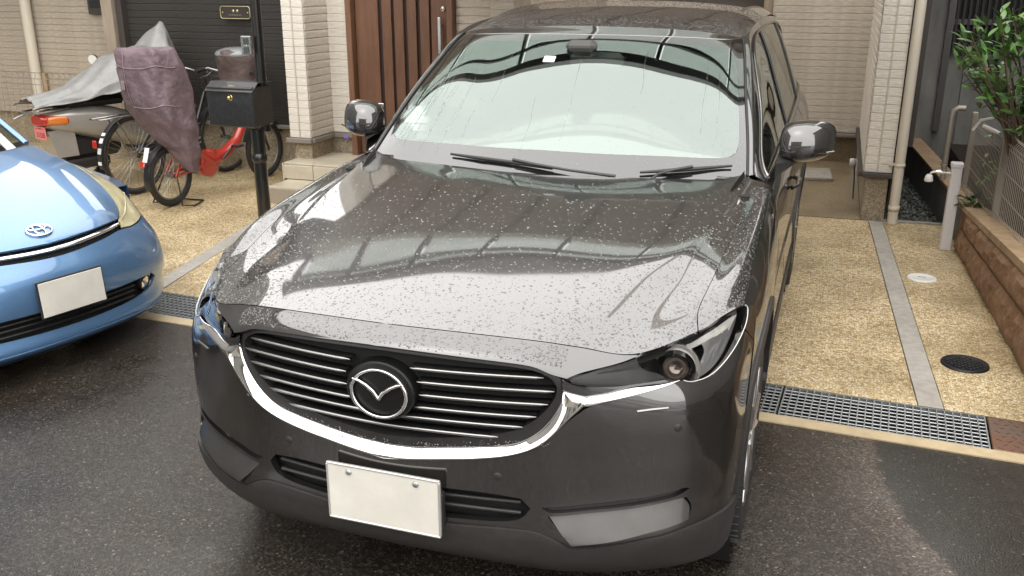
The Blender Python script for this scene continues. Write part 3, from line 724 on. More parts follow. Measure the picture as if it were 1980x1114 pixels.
# round covers in the forecourt
c = empty('inspection_cover', (1.803, 2.767, 0), 'round black iron inspection cover set in the gravel forecourt', 'manhole cover', 'round covers in the forecourt')
MB().lathe([(0, .008), (.095, .008), (.098, .010), (.110, .010), (.113, .0), (.113, -.01)], axis='Z', n=40).build('lid', MT['iron_black'], c)
mb = MB(); g = random.Random(2)
for i in range(-5, 6):
    for j in range(-5, 6):
        if math.hypot(i, j) < 5.2 and (i+j) % 2 == 0: mb.bbox((i*.016, j*.016, .0105), (.016, .011, .006), .002, rz=g.choice((0, R(90))))
mb.build('raised_pattern', MT['iron_black'], c)
c = empty('inspection_cover', (1.699, 4.212, 0), 'small round white inspection cover set in the gravel forecourt', 'manhole cover', 'round covers in the forecourt')
MB().lathe([(0, .007), (.070, .007), (.074, .009), (.086, .008), (.089, 0), (.089, -.01)], axis='Z', n=40).build('lid', MT['white_plastic'], c)
MB().box((0, 0, .009), (.05, .010, .003)).build('lift_slot', MT['plate_rim'], c)

# ------------------------------------------------------------ the house
house = empty('house', (-1, 6, 0), 'cream sided house with brown front door and recessed carport behind the cars', 'house')
def hp(mb, name, m, parent=None):
    mb.v = [(x+1 if parent in (None, house) else x+1, y-6, z) for x, y, z in mb.v]
    return mb.build(name, MT[m] if m else None, parent or house)
def wall(x0, y0, x1, y1, z0, z1, m, ztop=1.80, course=.0655, thick=.009, joint=None, name='siding_board'):
    """clad wall: single courses up to ztop as parts, plain above; outward normal is to the right of (x0,y0)->(x1,y1) seen from above... i.e. towards the viewer"""
    L_ = math.hypot(x1-x0, y1-y0); dx, dy = (x1-x0)/L_, (y1-y0)/L_; nx, ny = dy, -dx; rz = math.atan2(dy, dx)
    cx, cy = (x0+x1)/2, (y0+y1)/2
    hp(MB().box((cx-nx*.055, cy-ny*.055, (z0+z1)/2), (L_-.004, .10, z1-z0), rz=rz), 'wall', m)
    me = None; z = z0; nrow = int((ztop-z0)/course)
    segs = [(0, L_)] if not joint else [(0, joint-.006), (joint+.006, L_)]
    for (a, b_) in segs:
        mb = MB(); w = b_-a-.002; n = max(2, int(w/.11)); g = random.Random(int(a*100)+n)
        # one rock-faced course, ragged in depth
        xs = np.linspace(-w/2, w/2, n*2+1); zz = [.001, .002+thick*.7, course*.5, course-.003-thick*.7, course-.001]; P = []
        for k, h in enumerate(zz):
            P.append([(x, -(.0 if k in (0, 4) else thick*(g.uniform(.7, 1.0))), h) for x in xs])
        mb.grid(np.array(P), smooth=False)
        mb.add([(-w/2, 0, zz[0]), (-w/2, -thick*.8, zz[1]), (-w/2, -thick*.8, zz[3]), (-w/2, 0, zz[4])], [(0, 1, 2, 3)]); mb.add([(w/2, 0, zz[0]), (w/2, -thick*.8, zz[1]), (w/2, -thick*.8, zz[3]), (w/2, 0, zz[4])], [(3, 2, 1, 0)])
        me = None
        for r_ in range(nrow):
            if me is None: o = mb.build(name, MT[m], house, fix=False); me = o.data
            else: o = link(name, me, None, house)
            mid = (a+b_)/2; o.location = (x0+dx*mid+nx*.0-(-1), y0+dy*mid-6, z0+r_*course)
            o.rotation_euler = (0, 0, rz+(math.pi if (r_ % 2 and False) else 0))
        me = None
    # upper storey courses joined
    if z1 > ztop+.3:
        mb = MB(); r_ = nrow; k = 0
        while z0+(r_+1)*course*4 < z1 and k < 60:
            zb = ztop+k*course*4
            if zb+course*4 > z1: break
            mb.box((cx+nx*.004, cy+ny*.004, zb+course*2), (L_-.004, .018, course*4-.006), rz=rz); k += 1; r_ += 1
        o = hp(mb, 'upper_siding', m); o['kind'] = 'stuff'
    if joint: hp(MB().box((x0+dx*joint+nx*.003, y0+dy*joint+ny*.003, (z0+ztop)/2), (.012, .01, ztop-z0), rz=rz), 'sealant_joint', 'sealant')
H1 = 4.1
# pillar left of the door: front, return and recessed wall beside the door
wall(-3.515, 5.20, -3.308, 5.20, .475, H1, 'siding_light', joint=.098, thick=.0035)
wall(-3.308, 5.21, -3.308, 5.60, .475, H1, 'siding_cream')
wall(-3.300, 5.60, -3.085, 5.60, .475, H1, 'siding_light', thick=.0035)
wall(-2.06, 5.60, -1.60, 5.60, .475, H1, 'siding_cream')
wall(-1.60, 5.20, -1.40, 5.20, .475, 1.9, 'siding_light')
hp(MB().box((-1.50, 5.45, 1.2), (.18, .40, 2.4)), 'porch_pillar_core', 'siding_cream')
# pier right of the carport
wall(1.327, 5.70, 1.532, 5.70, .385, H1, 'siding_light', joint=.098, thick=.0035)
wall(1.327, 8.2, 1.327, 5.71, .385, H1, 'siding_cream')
wall(-1.4, 8.17, 1.32, 8.17, .31, 3.4, 'siding_beige', thick=.0045)
hp(MB().box((1.43, 7.0, 3.6), (.17, 2.5, 6.6)), 'pier_core', 'siding_cream')
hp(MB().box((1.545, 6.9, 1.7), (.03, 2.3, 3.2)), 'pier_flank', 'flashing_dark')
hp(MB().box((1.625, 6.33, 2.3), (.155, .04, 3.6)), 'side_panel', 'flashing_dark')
# left wing in dark boards and tan siding beyond
wall(-5.77, 5.85, -3.62, 5.85, .47, 2.5, 'siding_dark', ztop=1.85, thick=.004)
wall(-9.6, 6.40, -5.80, 6.40, .35, 2.6, 'siding_tan', thick=.0045)
# foundations and flashings
for pts, z1 in (([(-3.50, 5.235), (-3.325, 5.235), (-3.33, 5.63), (-3.50, 5.63)], .46), ([(-3.33, 5.63), (-3.09, 5.63), (-3.09, 5.8), (-3.5, 5.8)], .46), ([(1.345, 5.72), (1.515, 5.72), (1.515, 8.1), (1.345, 8.1)], .36),
                 ([(-1.4, 8.20), (1.33, 8.20), (1.33, 8.4), (-1.4, 8.4)], .31), ([(-6.4, 5.88), (-3.52, 5.88), (-3.52, 6.1), (-6.4, 6.1)], .46), ([(-9.6, 6.44), (-6.4, 6.44), (-6.4, 6.7), (-9.6, 6.7)], .36)):
    hp(MB().prism(pts, -.05, z1), 'foundation', 'foundation_stone' if z1 != .31 else 'gravel_gold_fine')
for c_, d_ in (((-3.42, 5.195, .452), (.25, .05, .04)), ((-3.302, 5.41, .452), (.05, .40, .04)), ((-3.19, 5.60, .452), (.24, .05, .04)), ((-4.7, 5.845, .452), (2.2, .05, .036)), ((0, 8.15, .285), (2.7, .05, .036))):
    hp(MB().bbox(c_, d_, .004), 'base_flashing', 'flashing')
for c_, d_ in (((1.43, 5.692, .365), (.235, .06, .036)), ((1.312, 6.9, .365), (.05, 2.4, .036))): hp(MB().bbox(c_, d_, .004), 'base_flashing', 'flashing_dark')
# tan post and dark window left of the dark boards
hp(MB().bbox((-5.84, 5.80, 1.45), (.13, .13, 2.5), .004), 'corner_post', 'wood_post')
hp(MB().bbox((-5.72, 5.82, 1.45), (.06, .10, 2.5), .004), 'corner_post', 'flashing_dark')
w = hp(MB().bbox((-6.40, 6.385, 1.93), (.46, .08, .96), .01), 'window', 'alum'); hp(MB().bbox((-6.40, 6.34, 1.95), (.38, .01, .86), .002), 'pane', 'window_dark', None).parent = w
# body of the house behind, low roofs, and the roof over the parking bay (they give the reflections)
hp(MB().box((-6.8, 8.6, 1.5), (5.4, 4.2, 2.6)), 'house_body', 'siding_tan')
hp(MB().box((-.95, 10.4, 2.6), (6.0, 4.2, 3.2)), 'house_body', 'siding_tan')
hp(MB().prism([(-7.2, 2.45), (-9.7, 2.45), (-9.7, 2.6), (-7.0, 2.6), (-6.3, 2.75), (-5.3, 3.75), (-4.3, 4.30), (1.7, 4.35), (1.7, 4.1), (-4.2, 4.1), (-5.3, 3.5), (-6.2, 2.5)][::-1], 5.62, 6.25, 'Y'), 'roof', 'far_roof')
hp(MB().box((-.95, 5.9, 3.45), (5.0, .5, 1.3)), 'upper_wall', 'siding_cream')
hp(MB().box((-3.6, 6.6, 3.3), (.4, 1.6, 1.6)), 'upper_wall', 'siding_cream')
CZ = 2.32
for k in range(7): hp(MB().box((-2.02+k*.52, 4.18, CZ+.06), (.49, 2.84, .006)), 'canopy_sheet', 'canopy_bronze')
for k in range(8): hp(MB().bbox((-2.28+k*.52, 4.18, CZ+.05), (.03, 2.84, .05), .004), 'rafter', 'soffit_brown')
hp(MB().bbox((-.46, 2.27, CZ), (3.7, .06, .09), .006), 'canopy_beam', 'alum'); hp(MB().bbox((-.46, 2.74, CZ+.02), (3.66, .04, .08), .006), 'canopy_beam', 'pvc_cream')
hp(MB().bbox((-.46, 2.44, CZ+.02), (3.66, .02, .03), .004), 'canopy_beam', 'alum')
for k in range(8):
    x = -2.28+k*.52; hp(MB().bbox((x, 2.50, CZ+.03), (.022, .46, .04), .004), 'rafter', 'alum')
    if k < 7: hp(MB().box((x+.26, 2.50, CZ+.06), (.48, .44, .006)), 'canopy_sheet', 'canopy_sheet')
hp(MB().tube([(.36, 7.6, 0), (.36, 7.6, 2.5)], .045, 14), 'carport_post', 'wood_post')
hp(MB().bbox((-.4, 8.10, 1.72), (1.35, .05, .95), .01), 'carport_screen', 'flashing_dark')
# door
D = empty('front_door', (-2.56, 5.62, .285), 'brown slatted front door with long steel pull handle', 'door')
def dp(mb, n, m, par=None): mb.v = [(x+2.56, y-5.62, z-.285) for x, y, z in mb.v]; return mb.build(n, MT[m], par or D)
dp(MB().bbox((-3.052, 5.58, 1.36), (.055, .12, 2.16), .004), 'door_frame', 'door_frame'); dp(MB().bbox((-2.092, 5.58, 1.36), (.055, .12, 2.16), .004), 'door_frame', 'door_frame')
dp(MB().bbox((-2.57, 5.58, 2.47), (1.0, .12, .06), .004), 'door_frame', 'door_frame')
dp(MB().box((-2.57, 5.64, 1.36), (.92, .05, 2.14)), 'door_leaf', 'door_groove')
for x0, x1 in ((-3.018, -2.795), (-2.757, -2.667), (-2.640, -2.552), (-2.516, -2.430), (-2.395, -2.308), (-2.290, -2.125)):
    dp(MB().bbox(((x0+x1)/2, 5.605, 1.36), (x1-x0, .03, 2.12), .003), 'door_board', 'door_brown')
hd = dp(MB().bbox((-2.190, 5.535, 1.17), (.030, .022, .68), .004), 'pull_handle', 'rim_silver')
for z in (.90, 1.44): dp(MB().bbox((-2.19, 5.568, z), (.02, .05, .02), .002), 'handle_bracket', 'rim_silver').parent = hd
dp(MB().lathe([(0, -.012), (.020, -.012), (.023, -.004), (.023, .0)], (-2.176, 5.588, 1.575), 'Y', 20), 'lock', 'rim_silver'); dp(MB().lathe([(0, -.014), (.007, -.014), (.008, -.012)], (-2.176, 5.588, 1.575), 'Y', 12), 'keyhole', 'gold')
# porch steps in cream tiles
st = empty('porch_steps', (-2.7, 5.1, 0), 'two tiled cream porch steps up to the brown front door', 'steps')
def sp(mb, n, m): mb.v = [(x+2.7, y-5.1, z) for x, y, z in mb.v]; return mb.build(n, MT[m], st)
sp(MB().box((-2.5, 5.34, .138), (1.93, .66, .27)), 'step_core', 'grout'); sp(MB().box((-2.46, 4.84, .065), (1.93, .36, .125)), 'step_core', 'grout')
tw = .297
for i in range(6):
    x = -3.485+tw*i+tw/2
    for (y, d_) in ((5.157, .297), (5.457, .297)): sp(MB().bbox((x, y, .277), (tw-.005, d_-.005, .016), .003), 'tile', 'step_tile')
    sp(MB().bbox((x, 5.000, .206), (tw-.005, .014, .122), .003), 'tile', 'step_tile')
    sp(MB().bbox((x+.04, 4.835, .134), (tw-.005, .315, .016), .003), 'tile', 'step_tile'); sp(MB().bbox((x+.04, 4.670, .063), (tw-.005, .014, .122), .003), 'tile', 'step_tile')
sp(MB().bbox((-3.493, 5.30, .14), (.014, .60, .28), .003), 'tile', 'step_tile'); sp(MB().bbox((-3.452, 4.83, .066), (.014, .32, .125), .003), 'tile', 'step_tile')
tag(MB().bbox((-3.165, 5.585, .435), (.055, .03, .03), .006).build('purple_clip', MT['purple_dot']), 'small purple plastic piece stuck on the ledge left of the door', 'clip')
# downpipes
dpz = empty('downpipe', (1.577, 5.66, 0), 'cream plastic downpipe at the right corner of the house', 'downpipe', 'cream downpipes on the house')
MB().tube([(0, 0, 0), (0, 0, 4.0)], .038, 20).build('pipe', MT['pvc_cream'], dpz)
for z in (.46, 2.2): MB().lathe([(.038, -.012), (.043, -.010), (.043, .010), (.038, .012)], (0, 0, z), 'Z', 20).box((-.05, .02, z), (.05, .012, .02)).build('bracket', MT['pvc_cream'], dpz)
MB().lathe([(.038, -.02), (.042, -.02), (.042, .02), (.038, .02)], (0, 0, .12), 'Z', 20).build('socket', MT['pvc_cream'], dpz)
dq = empty('downpipe', (-7.45, 6.32, 0), 'cream plastic downpipe on the tan wall at the far left', 'downpipe', 'cream downpipes on the house')
MB().tube([(0, 0, 0), (0, 0, 2.4)], .055, 20).build('pipe', MT['pvc_cream'], dq)
# loose slab on the carport floor, hose cup
tag(MB().bbox((.93, 7.35, .02), (.34, .50, .035), .008, rz=R(4)).build('stone_slab', MT['concrete']), 'grey slab lying on the carport floor behind the SUV', 'slab')
tag(MB().lathe([(0, .03), (.028, .03), (.03, -.03), (0, -.03)], (1.26, 6.55, .30), 'Z', 16).build('round_cap', MT['white_plastic']), 'small white round cap on the side of the carport pier', 'cap')
for z in (0,): tag(MB().tube([(1.275, 6.55, .27), (1.285, 6.5, .15), (1.29, 6.4, .01)], .006, 6).build('cable', MT['rubber']), 'thin black cable hanging from the white cap to the floor', 'cable')

# ------------------------------------------------------------ side passage, neighbour
nb = empty('boundary_wall', (2.0, 8, 0), 'low dark concrete wall with pale top along the side passage', 'wall')
MB().prism([(.0, -2.9), (.12, -2.9), (-.20, 1.4), (-.33, 1.4)], -.1, .285).build('wall', MT['wall_grey'], nb)
MB().prism([(-.01, -2.91), (.13, -2.91), (-.19, 1.41), (-.34, 1.41)], .285, .305).build('coping', MT['retain_cap'], nb)
shed = empty('neighbour_building', (3.2, 9.5, 0), 'dark grey neighbouring building seen down the side passage', 'building')
MB().box((-.35, 1.3, 1.6), (1.9, 2.4, 5.2)).box((.9, -2.2, 2.9), (1.9, 6.0, 6.4)).build('wall', MT['wall_grey'], shed)
MB().box((-1.31, -1.38, 1.2), (.9, .05, 3.6)).box((-.15, -1.42, .4), (1.7, .05, 1.5)).build('corrugated_panel', MT['panel_grey'], shed)
MB().box((-.4, -1.44, 2.25), (1.5, .05, 2.2)).build('louvre_back', MT['liner'], shed)
me = None
for k in range(26):
    if me is None: o = MB().box((0, 0, 0), (.022, .03, 1.35)).build('louvre_slat', MT['louvre_dark'], shed); me = o.data
    else: o = link('louvre_slat', me, None, shed)
    o.location = (-1.13+k*.052, -1.49, 1.80)
MB().box((-1.18, -1.47, 1.9), (.06, .06, 3.0)).box((-.4, -1.47, 1.43), (1.5, .05, .05)).build('louvre_frame', MT['alum'], shed)
MB().box((-1.72, -3.2, 1.7), (.10, .06, 3.6)).build('dark_post', MT['flashing_dark'], shed)

# ------------------------------------------------------------ retaining wall, fence, tap on the right
rw = empty('retaining_wall', (2.03, 3.7, 0), 'brown rock-faced block retaining wall along the right edge of the forecourt', 'wall')
def rx(y): return 2.061-.039*(y-2.72)
def rh(y): return .33+(.50-.33)*(5.05-y)/2.4
g = random.Random(8)
ys = [5.05, 4.55, 4.05, 3.55, 3.05, 2.55, 2.05, 1.55]
for row, (f0, f1) in enumerate(((0.0, .5), (.5, .90))):
    for i in range(len(ys)-1):
        sh = .25 if row else 0
        y0, y1 = ys[i]-sh, ys[i+1]-sh
        mb = MB(); n, m_ = 9, 5; P = []
        for a in range(m_):
            rr_ = []
            for b_ in range(n):
                t = b_/(n-1); s_ = a/(m_-1); y = y0+(y1-y0)*t; z = rh(y)*(f0+(f1-f0)*s_); e_ = (a in (0, m_-1) or b_ in (0, n-1))
                rr_.append((rx(y)-(0 if e_ else g.uniform(.008, .030))-2.03, y-3.7+(.006 if b_ == 0 else -.0 if b_ < n-1 else .0)*-1, z+(.004 if a == 0 else -.004 if a == m_-1 else 0)))
            P.append(rr_)
        mb.grid(np.array(P), smooth=False); mb.build('block', MT['retain_block'], rw, fix=False)
mb = MB()
for i in range(len(ys)-1):
    y0, y1 = ys[i], ys[i+1]; a = [(rx(y0)-.012, y0-.003), (rx(y1)-.012, y1+.003), (rx(y1)+.135, y1+.003), (rx(y0)+.135, y0-.003)]
    mb = MB().add([(x-2.03, y-3.7, rh(y)*.905) for x, y in a]+[(x-2.03, y-3.7, rh(y)) for x, y in a], [(0,1,2,3), (7,6,5,4), (0,4,5,1), (1,5,6,2), (2,6,7,3), (3,7,4,0)]); mb.build('cap_block', MT['retain_cap'], rw)
MB().add([(x-2.03, y-3.7, z) for x, y, z in ((rx(5.05)+.01, 5.05, 0), (rx(1.4)+.01, 1.4, 0), (rx(1.4)+.01, 1.4, .50), (rx(5.05)+.01, 5.05, .29), (2.25, 5.05, 0), (2.25, 5.05, .29))], [(0, 1, 2, 3), (0, 3, 5, 4)]).build('wall_core', MT['retain_block'], rw)
struct(MB().prism([(2.14, 9), (2.27, 1.2), (9, 1.2), (9, 9)], -.1, .27).build('planting_bed', MT['soil']))
fn = empty('mesh_fence', (2.12, 4.5, 0), 'taupe welded mesh fence standing on the brown retaining wall', 'fence')
def fx(y): return 2.10+.035*(4.5-y)
posts = [(4.49, .31), (5.72, .26), (3.26, .42), (2.03, .46)]
for y, z in posts: MB().bbox((fx(y)-2.12, y-4.5, z+.30), (.038, .048, .64), .004).build('post', MT['fence_taupe'], fn)
def mesh_panel(root, A, B, zlo, zhi, pitch, rows, r_, mname='wire'):
    """A,B ends (x,y), zlo/zhi functions of t"""
    L_ = math.hypot(B[0]-A[0], B[1]-A[1]); n = int(L_/pitch); d = ((B[0]-A[0])/L_, (B[1]-A[1])/L_); nn = (-d[1], d[0])
    me = None; h = zhi-zlo
    for k in range(n+1):
        t = k/n
        if me is None:
            pts = [(0, 0, 0), (nn[0]*.022, nn[1]*.022, .03), (0, 0, .06), (0, 0, h-.06), (nn[0]*.022, nn[1]*.022, h-.03), (0, 0, h)]
            o = MB().tube(pts, r_, 5).build('upright_wire', MT['fence_taupe'], root); me = o.data
        else: o = link('upright_wire', me, None, root)
        o.location = (A[0]+(B[0]-A[0])*t, A[1]+(B[1]-A[1])*t, zlo)
    for z in rows: MB().tube([(A[0], A[1], zlo+z), (B[0], B[1], zlo+z)], r_*1.15, 5).build('rail_wire', MT['fence_taupe'], root)
for (ya, za), (yb, zb) in (((5.68, .31), (4.53, .33)), ((4.45, .37), (3.30, .37)), ((3.22, .46), (2.07, .46))):
    mesh_panel(fn, (fx(ya)-2.12-.02, ya-4.5), (fx(yb)-2.12-.02, yb-4.5), za, za+.56, .046, (.0, .06, .19, .33, .47, .50, .56), .0022)
tp = empty('garden_tap', (1.90, 4.99, 0), 'white square garden tap post with chrome tap at the end of the brown wall', 'tap')
MB().bbox((0, 0, .295), (.070, .070, .59), .004).build('post', MT['resin_white'], tp); MB().bbox((0, 0, .605), (.080, .080, .035), .006).build('cap', MT['resin_white'], tp)
fc = MB().tube([(-.035, 0, .545), (-.075, 0, .545), (-.10, 0, .550), (-.13, 0, .552), (-.155, 0, .540), (-.165, 0, .515)], [.010, .010, .014, .010, .009, .009], 10).tube([(-.085, 0, .545), (-.085, 0, .60)], [.011, .008], 10).tube([(-.105, -.02, .603), (-.065, .02, .603)], .006, 8).build('faucet', MT['chrome'], tp)
MB().lathe([(.012, .03), (.022, .02), (.030, -.012), (.026, -.022), (0, -.022)], (-.168, 0, .50), 'Z', 20).build('spray_head', MT['white_plastic'], fc)
o = tag(MB().tube([(1.93, 6.0, .30), (1.93, 6.0, .80), (1.94, 6.0, .85), (1.97, 6.0, .87), (2.02, 6.0, .87)], .022, 12).build('vent_pipe', MT['fence_taupe']), 'brown-grey bent pipe standing behind the white tap post', 'pipe')
tag(MB().box((2.02, 4.85, .945), (.085, .016, .012), ry=R(-14)).box((1.965, 4.85, .905), (.014, .014, .09), ry=R(30)).tube([(2.00, 4.85, .90), (2.10, 4.80, .86)], .014, 8).build('clothes_hook', MT['white_plastic']), 'white angled bracket fixed to the top of the mesh fence', 'bracket')

# ------------------------------------------------------------ fence on the left
lf = empty('mesh_fence', (-7, 5.62, 0), 'brown welded mesh fence in front of the tan wall at the far left', 'fence')
for x in (.36, -1.2): MB().bbox((x, .02, .42), (.045, .045, .96), .004).build('post', MT['retain_cap'], lf)
mesh_panel(lf, (-1.9, 0), (1.3, 0), .20, .90, .075, (0, .06, .22, .40, .58, .64, .70), .0030)

# ------------------------------------------------------------ street opposite (only reflected)
op = empty('opposite_house', (-2, -13, 0), 'plain house across the street behind the camera', 'house')
MB().box((0, 0, 2.5), (12, 3, 5.0)).build('wall', MT['far_wall'], op); MB().bbox((0, .2, 5.1), (12.8, 4, .25), .05).build('roof', MT['far_roof'], op)
for x in (-4, -1, 2.2, 4.6): MB().box((x, 1.52, 1.5), (1.3, .06, 1.2)).build('window', MT['window_dark'], op)
struct(MB().box((2, -11.2, .7), (26, .2, 1.4)).build('garden_wall', MT['concrete']))
ln = empty('left_neighbour_house', (-11.2, .9, 0), 'tall neighbouring house left of the blue car', 'house')
MB().box((0, 0, 4.4), (4.5, 15, 8.8)).build('wall', MT['far_wall'], ln); MB().bbox((0, 0, 8.9), (4.9, 15.3, .25), .05).build('roof', MT['far_roof'], ln)
rn = empty('right_neighbour_house', (8.3, 3.5, 0), 'neighbouring house beyond the fence on the right', 'house')
MB().box((0, 0, 2.9), (5, 9, 5.8)).build('wall', MT['far_wall'], rn); MB().bbox((0, 0, 5.9), (5.6, 9.6, .25), .05).build('roof', MT['far_roof'], rn)

# ------------------------------------------------------------ the dark grey SUV
suv = empty('parked_suv', (0, 0, 0), 'large dark grey SUV, beaded with rain, parked nose out in front of the house', 'car')
SH, SN, SF, SW, SR, SS = Surf(HOOD), Surf(NOSE, -1), Surf(FLANK), Surf(WIND), Surf(ROOF), Surf(SIDE)
SEAM = [(5.033, .10), (4.97, 1.137), (5.054, 2.054), (5.074, 2.83), (4.991, 4.0), (4.973, 4.682), (4.6, 4.95), (4.2, 5.06)]
HREAR = [(3.65, 5.3), (3.1, 5.62), (2.5, 5.72), (1.6, 5.55), (.6, 5.3), (0, 5.25)]
G = .014
panel('bonnet', SH, [(0, 0), (.8, 0), (1.6, 0), (2.43, 0), (2.9, 0), (3.29, 0), (3.7, 0), (4.13, .02), (4.6, .07)]+SEAM+HREAR, 'paint_grey', suv, gap=G, step=.09)
panel('fender', SH, SEAM+HREAR[:3]+[(2.5, 6), (5, 6), (7.1, 6), (7.1, 3), (7.1, 0), (6, 0), (5.3, .05)], 'paint_grey', suv, gap=G, sides='LR', flange=.01)
panel('fender_tip', SN, [(6.06, 0), (6.5, 0), (7, 0), (7, .7), (7, 1.42), (6.918, 1.335), (6.17, .78), (6.205, .6), (6.178, .148)], 'paint_grey', suv, gap=.004, sides='LR', step=.08, flange=.012)
HEADT = [(4.13, .05), (4.58, .02), (5.04, .02), (5.48, .02), (5.8, 0), (6.04, 0)]
HLOUT = [(6.158, .148), (6.186, .6), (5.953, 1.086), (5.653, 1.409), (5.35, 1.555), (5.0, 1.52)]
HLIN = [(4.797, 1.345), (4.657, 1.25), (4.061, 1.251), (3.573, 1.326), (3.1, 1.33), (2.95, 1.22)]
panel('nose_panel', SN, [(0, 0), (.8, 0), (1.6, 0), (2.43, 0), (2.9, 0), (3.29, 0), (3.7, 0), (4.10, .02), (3.53, .60), (2.886, 1.12), (2.4, 1.05), (1.999, .93), (1.5, .905), (.9, .89), (0, .87)], 'paint_grey', suv, gap=G, flange=.02)
lens_poly = [(2.93, 1.15), (3.55, .63), (4.13, .08)]+HEADT[1:]+HLOUT+HLIN
LIP = [(7, 4.74), (6.043, 4.66), (5.467, 4.686), (4.811, 4.74), (4.427, 4.82), (4.056, 4.86), (3.296, 5.02), (2.615, 5.12), (2.2, 4.78), (1.9, 4.62), (1.473, 4.62), (.825, 4.68), (0, 4.66)]
INTAKE = [(0, 3.62), (.85, 3.66), (1.36, 3.68), (1.74, 3.75), (1.86, 4.0), (1.72, 4.30), (1.45, 4.42), (.83, 4.48), (0, 4.50)]
SLOT = [(2.05, 3.96), (3.444, 3.86), (4.227, 3.83), (4.863, 3.76), (5.02, 3.80), (4.72, 3.93), (4.07, 3.985), (3.146, 4.04), (2.2, 4.09)]
BEZ = [(2.154, 4.20), (3.144, 4.13), (4.069, 4.075), (4.747, 4.02), (4.966, 4.02), (5.09, 4.271), (5.0, 4.55), (4.648, 4.61), (4.057, 4.70), (3.3, 4.86), (2.65, 4.93), (2.40, 4.62)]
bump_poly = [(0, 3.10), (.428, 3.03), (.865, 2.955), (1.266, 2.88), (1.697, 2.757), (2.15, 2.555), (2.585, 2.265), (2.97, 2.02), (3.19, 1.87), (3.528, 1.76), (3.834, 1.65), (4.306, 1.52), (4.641, 1.43), (4.86, 1.42)] + \
    [(5.0, 1.545), (5.37, 1.585), (5.68, 1.43), (5.985, 1.10), (6.15, .80), (6.918, 1.353), (7, 1.45)]+LIP
panel('front_bumper', SN, bump_poly, 'paint_grey', suv, holes=[], gap=.004, step=.09, flange=.02) if False else None
# intake reaches the centre line, so it is cut out of the outline rather than holed
b2 = [p for p in bump_poly if not (p[0] == 0 and p[1] > 4)]
LIPC = LIP[:-2]+[(.9, 4.66)]
upper = bump_poly[:21]+LIP[:-3]+[(1.2, 4.60), (0, 4.66)]
panel('front_bumper', SN, bump_poly[:21]+LIP[:-2]+[(.7, 4.67), (0, 4.66), (0, 4.52), (.83, 4.50), (1.47, 4.44), (1.74, 4.31), (1.88, 4.0), (1.76, 3.74), (1.36, 3.66), (.85, 3.64), (0, 3.60)],
      'paint_grey', suv, holes=[SLOT, BEZ], gap=.006, step=.09, flange=.022)
panel('lower_lip', SN, LIP+[(0, 5.5), (0, 6.5), (0, 7), (1, 7), (2, 7), (3, 7), (4, 7), (5, 7), (6, 7), (7, 7), (7, 6)], 'cladding', suv, gap=.006, flange=.02, off=.009)
panel('corner_trim', SN, BEZ, 'trim_grey', suv, gap=.012, off=.0, sides='LR', flange=.02, offf=lambda u, v: -.016+.040*(v-4.02))
panel('air_slot', SN, [(u, v) for u, v in SLOT], 'black_plastic', suv, off=-.016, sides='LR', flange=0)
panel('intake_cavity', SN, [(0, 3.4), (1.9, 3.5), (2.2, 4.0), (1.9, 4.6), (0, 4.7)], 'liner', suv, off=-.045, flange=0)
for vz in (3.92, 4.2):      # blades across the lower intake
    pts = [SN.at(u, vz+.02*u, -.022) for u in np.linspace(0, 1.75, 14)]; pts = [(-p[0], p[1], p[2]) for p in pts[:0:-1]]+[tuple(p) for p in pts]
    MB().tube(pts, .008, 6, flat=.8).build('intake_blade', MT['black_plastic'], suv)
panel('nose_liner', SN, [(0, 0), (3.5, 0), (6.9, 0), (6.9, 4), (6.9, 6.4), (3, 6.4), (0, 6.4)], 'liner', suv, off=-.135, flange=0, step=.2)
panel('bonnet_liner', SH, [(0, 0), (6.6, 0), (6.6, 6), (0, 6)], 'liner', suv, off=-.035, flange=0, step=.25)
# grille: dark recess, six satin bars, badge
GR = [(0, .86), (.9, .88), (1.5, .895), (2.0, .92), (2.77, 1.15), (2.85, 1.55), (2.72, 1.86), (2.40, 2.22), (2.05, 2.47), (1.70, 2.65), (1.27, 2.745), (.87, 2.81), (.44, 2.87), (0, 2.90)]
panel('grille_recess', SN, GR, 'liner', suv, off=-.055, flange=0)
panel('grille_surround', SN, [(0, .86), (.9, .88), (1.5, .895), (2.0, .92), (2.77, 1.15), (2.85, 1.55), (2.72, 1.86), (2.40, 2.22), (2.05, 2.47), (1.70, 2.65), (1.27, 2.745), (.87, 2.81), (.44, 2.87), (0, 2.90),
      (0, 2.72), (.44, 2.69), (.87, 2.63), (1.27, 2.55), (1.66, 2.44), (1.98, 2.27), (2.28, 2.03), (2.52, 1.75), (2.62, 1.5), (2.5, 1.25), (2.0, 1.06), (1.5, 1.03), (.9, 1.02), (0, 1.0)], 'black_plastic', suv, off=-.022, flange=.03)
for zc, x0, x1 in ((.882, .088, .435), (.842, .104, .462), (.804, .106, .445), (.767, .09, .415), (.735, 0, .38), (.700, 0, .315)):
    xs = np.linspace(x0, x1, 18); uv = SN.inv([(x, zc) for x in xs], [0, 2]); P = [SN.at(u, v, -.020) for u, v in uv]
    rr = [.0060*min(1, .25+(x1-x)/.03)*min(1, .3+((x-x0)/.02 if x0 else 1)) for x in xs]
    if x0 == 0: sets = [([(-p[0], p[1], p[2]) for p in P[:0:-1]]+[tuple(p) for p in P], rr[:0:-1]+rr)]
    else: sets = [([tuple(p) for p in P], rr), ([(-p[0], p[1], p[2]) for p in P], rr)]
    for pts, r_ in sets:
        o = MB().tube(pts, r_, 10, flat=.85).build('grille_bar', MT['satin_silver'], suv)
        mb = MB(); a = np.array(pts); mb.grid([a+[0, .002, -.004], a+[0, .03, -.012], a+[0, .03, .004], a+[0, .004, .004]]); mb.build('bar_blade', MT['black_plastic'], o)
bz, by = .808, -.022
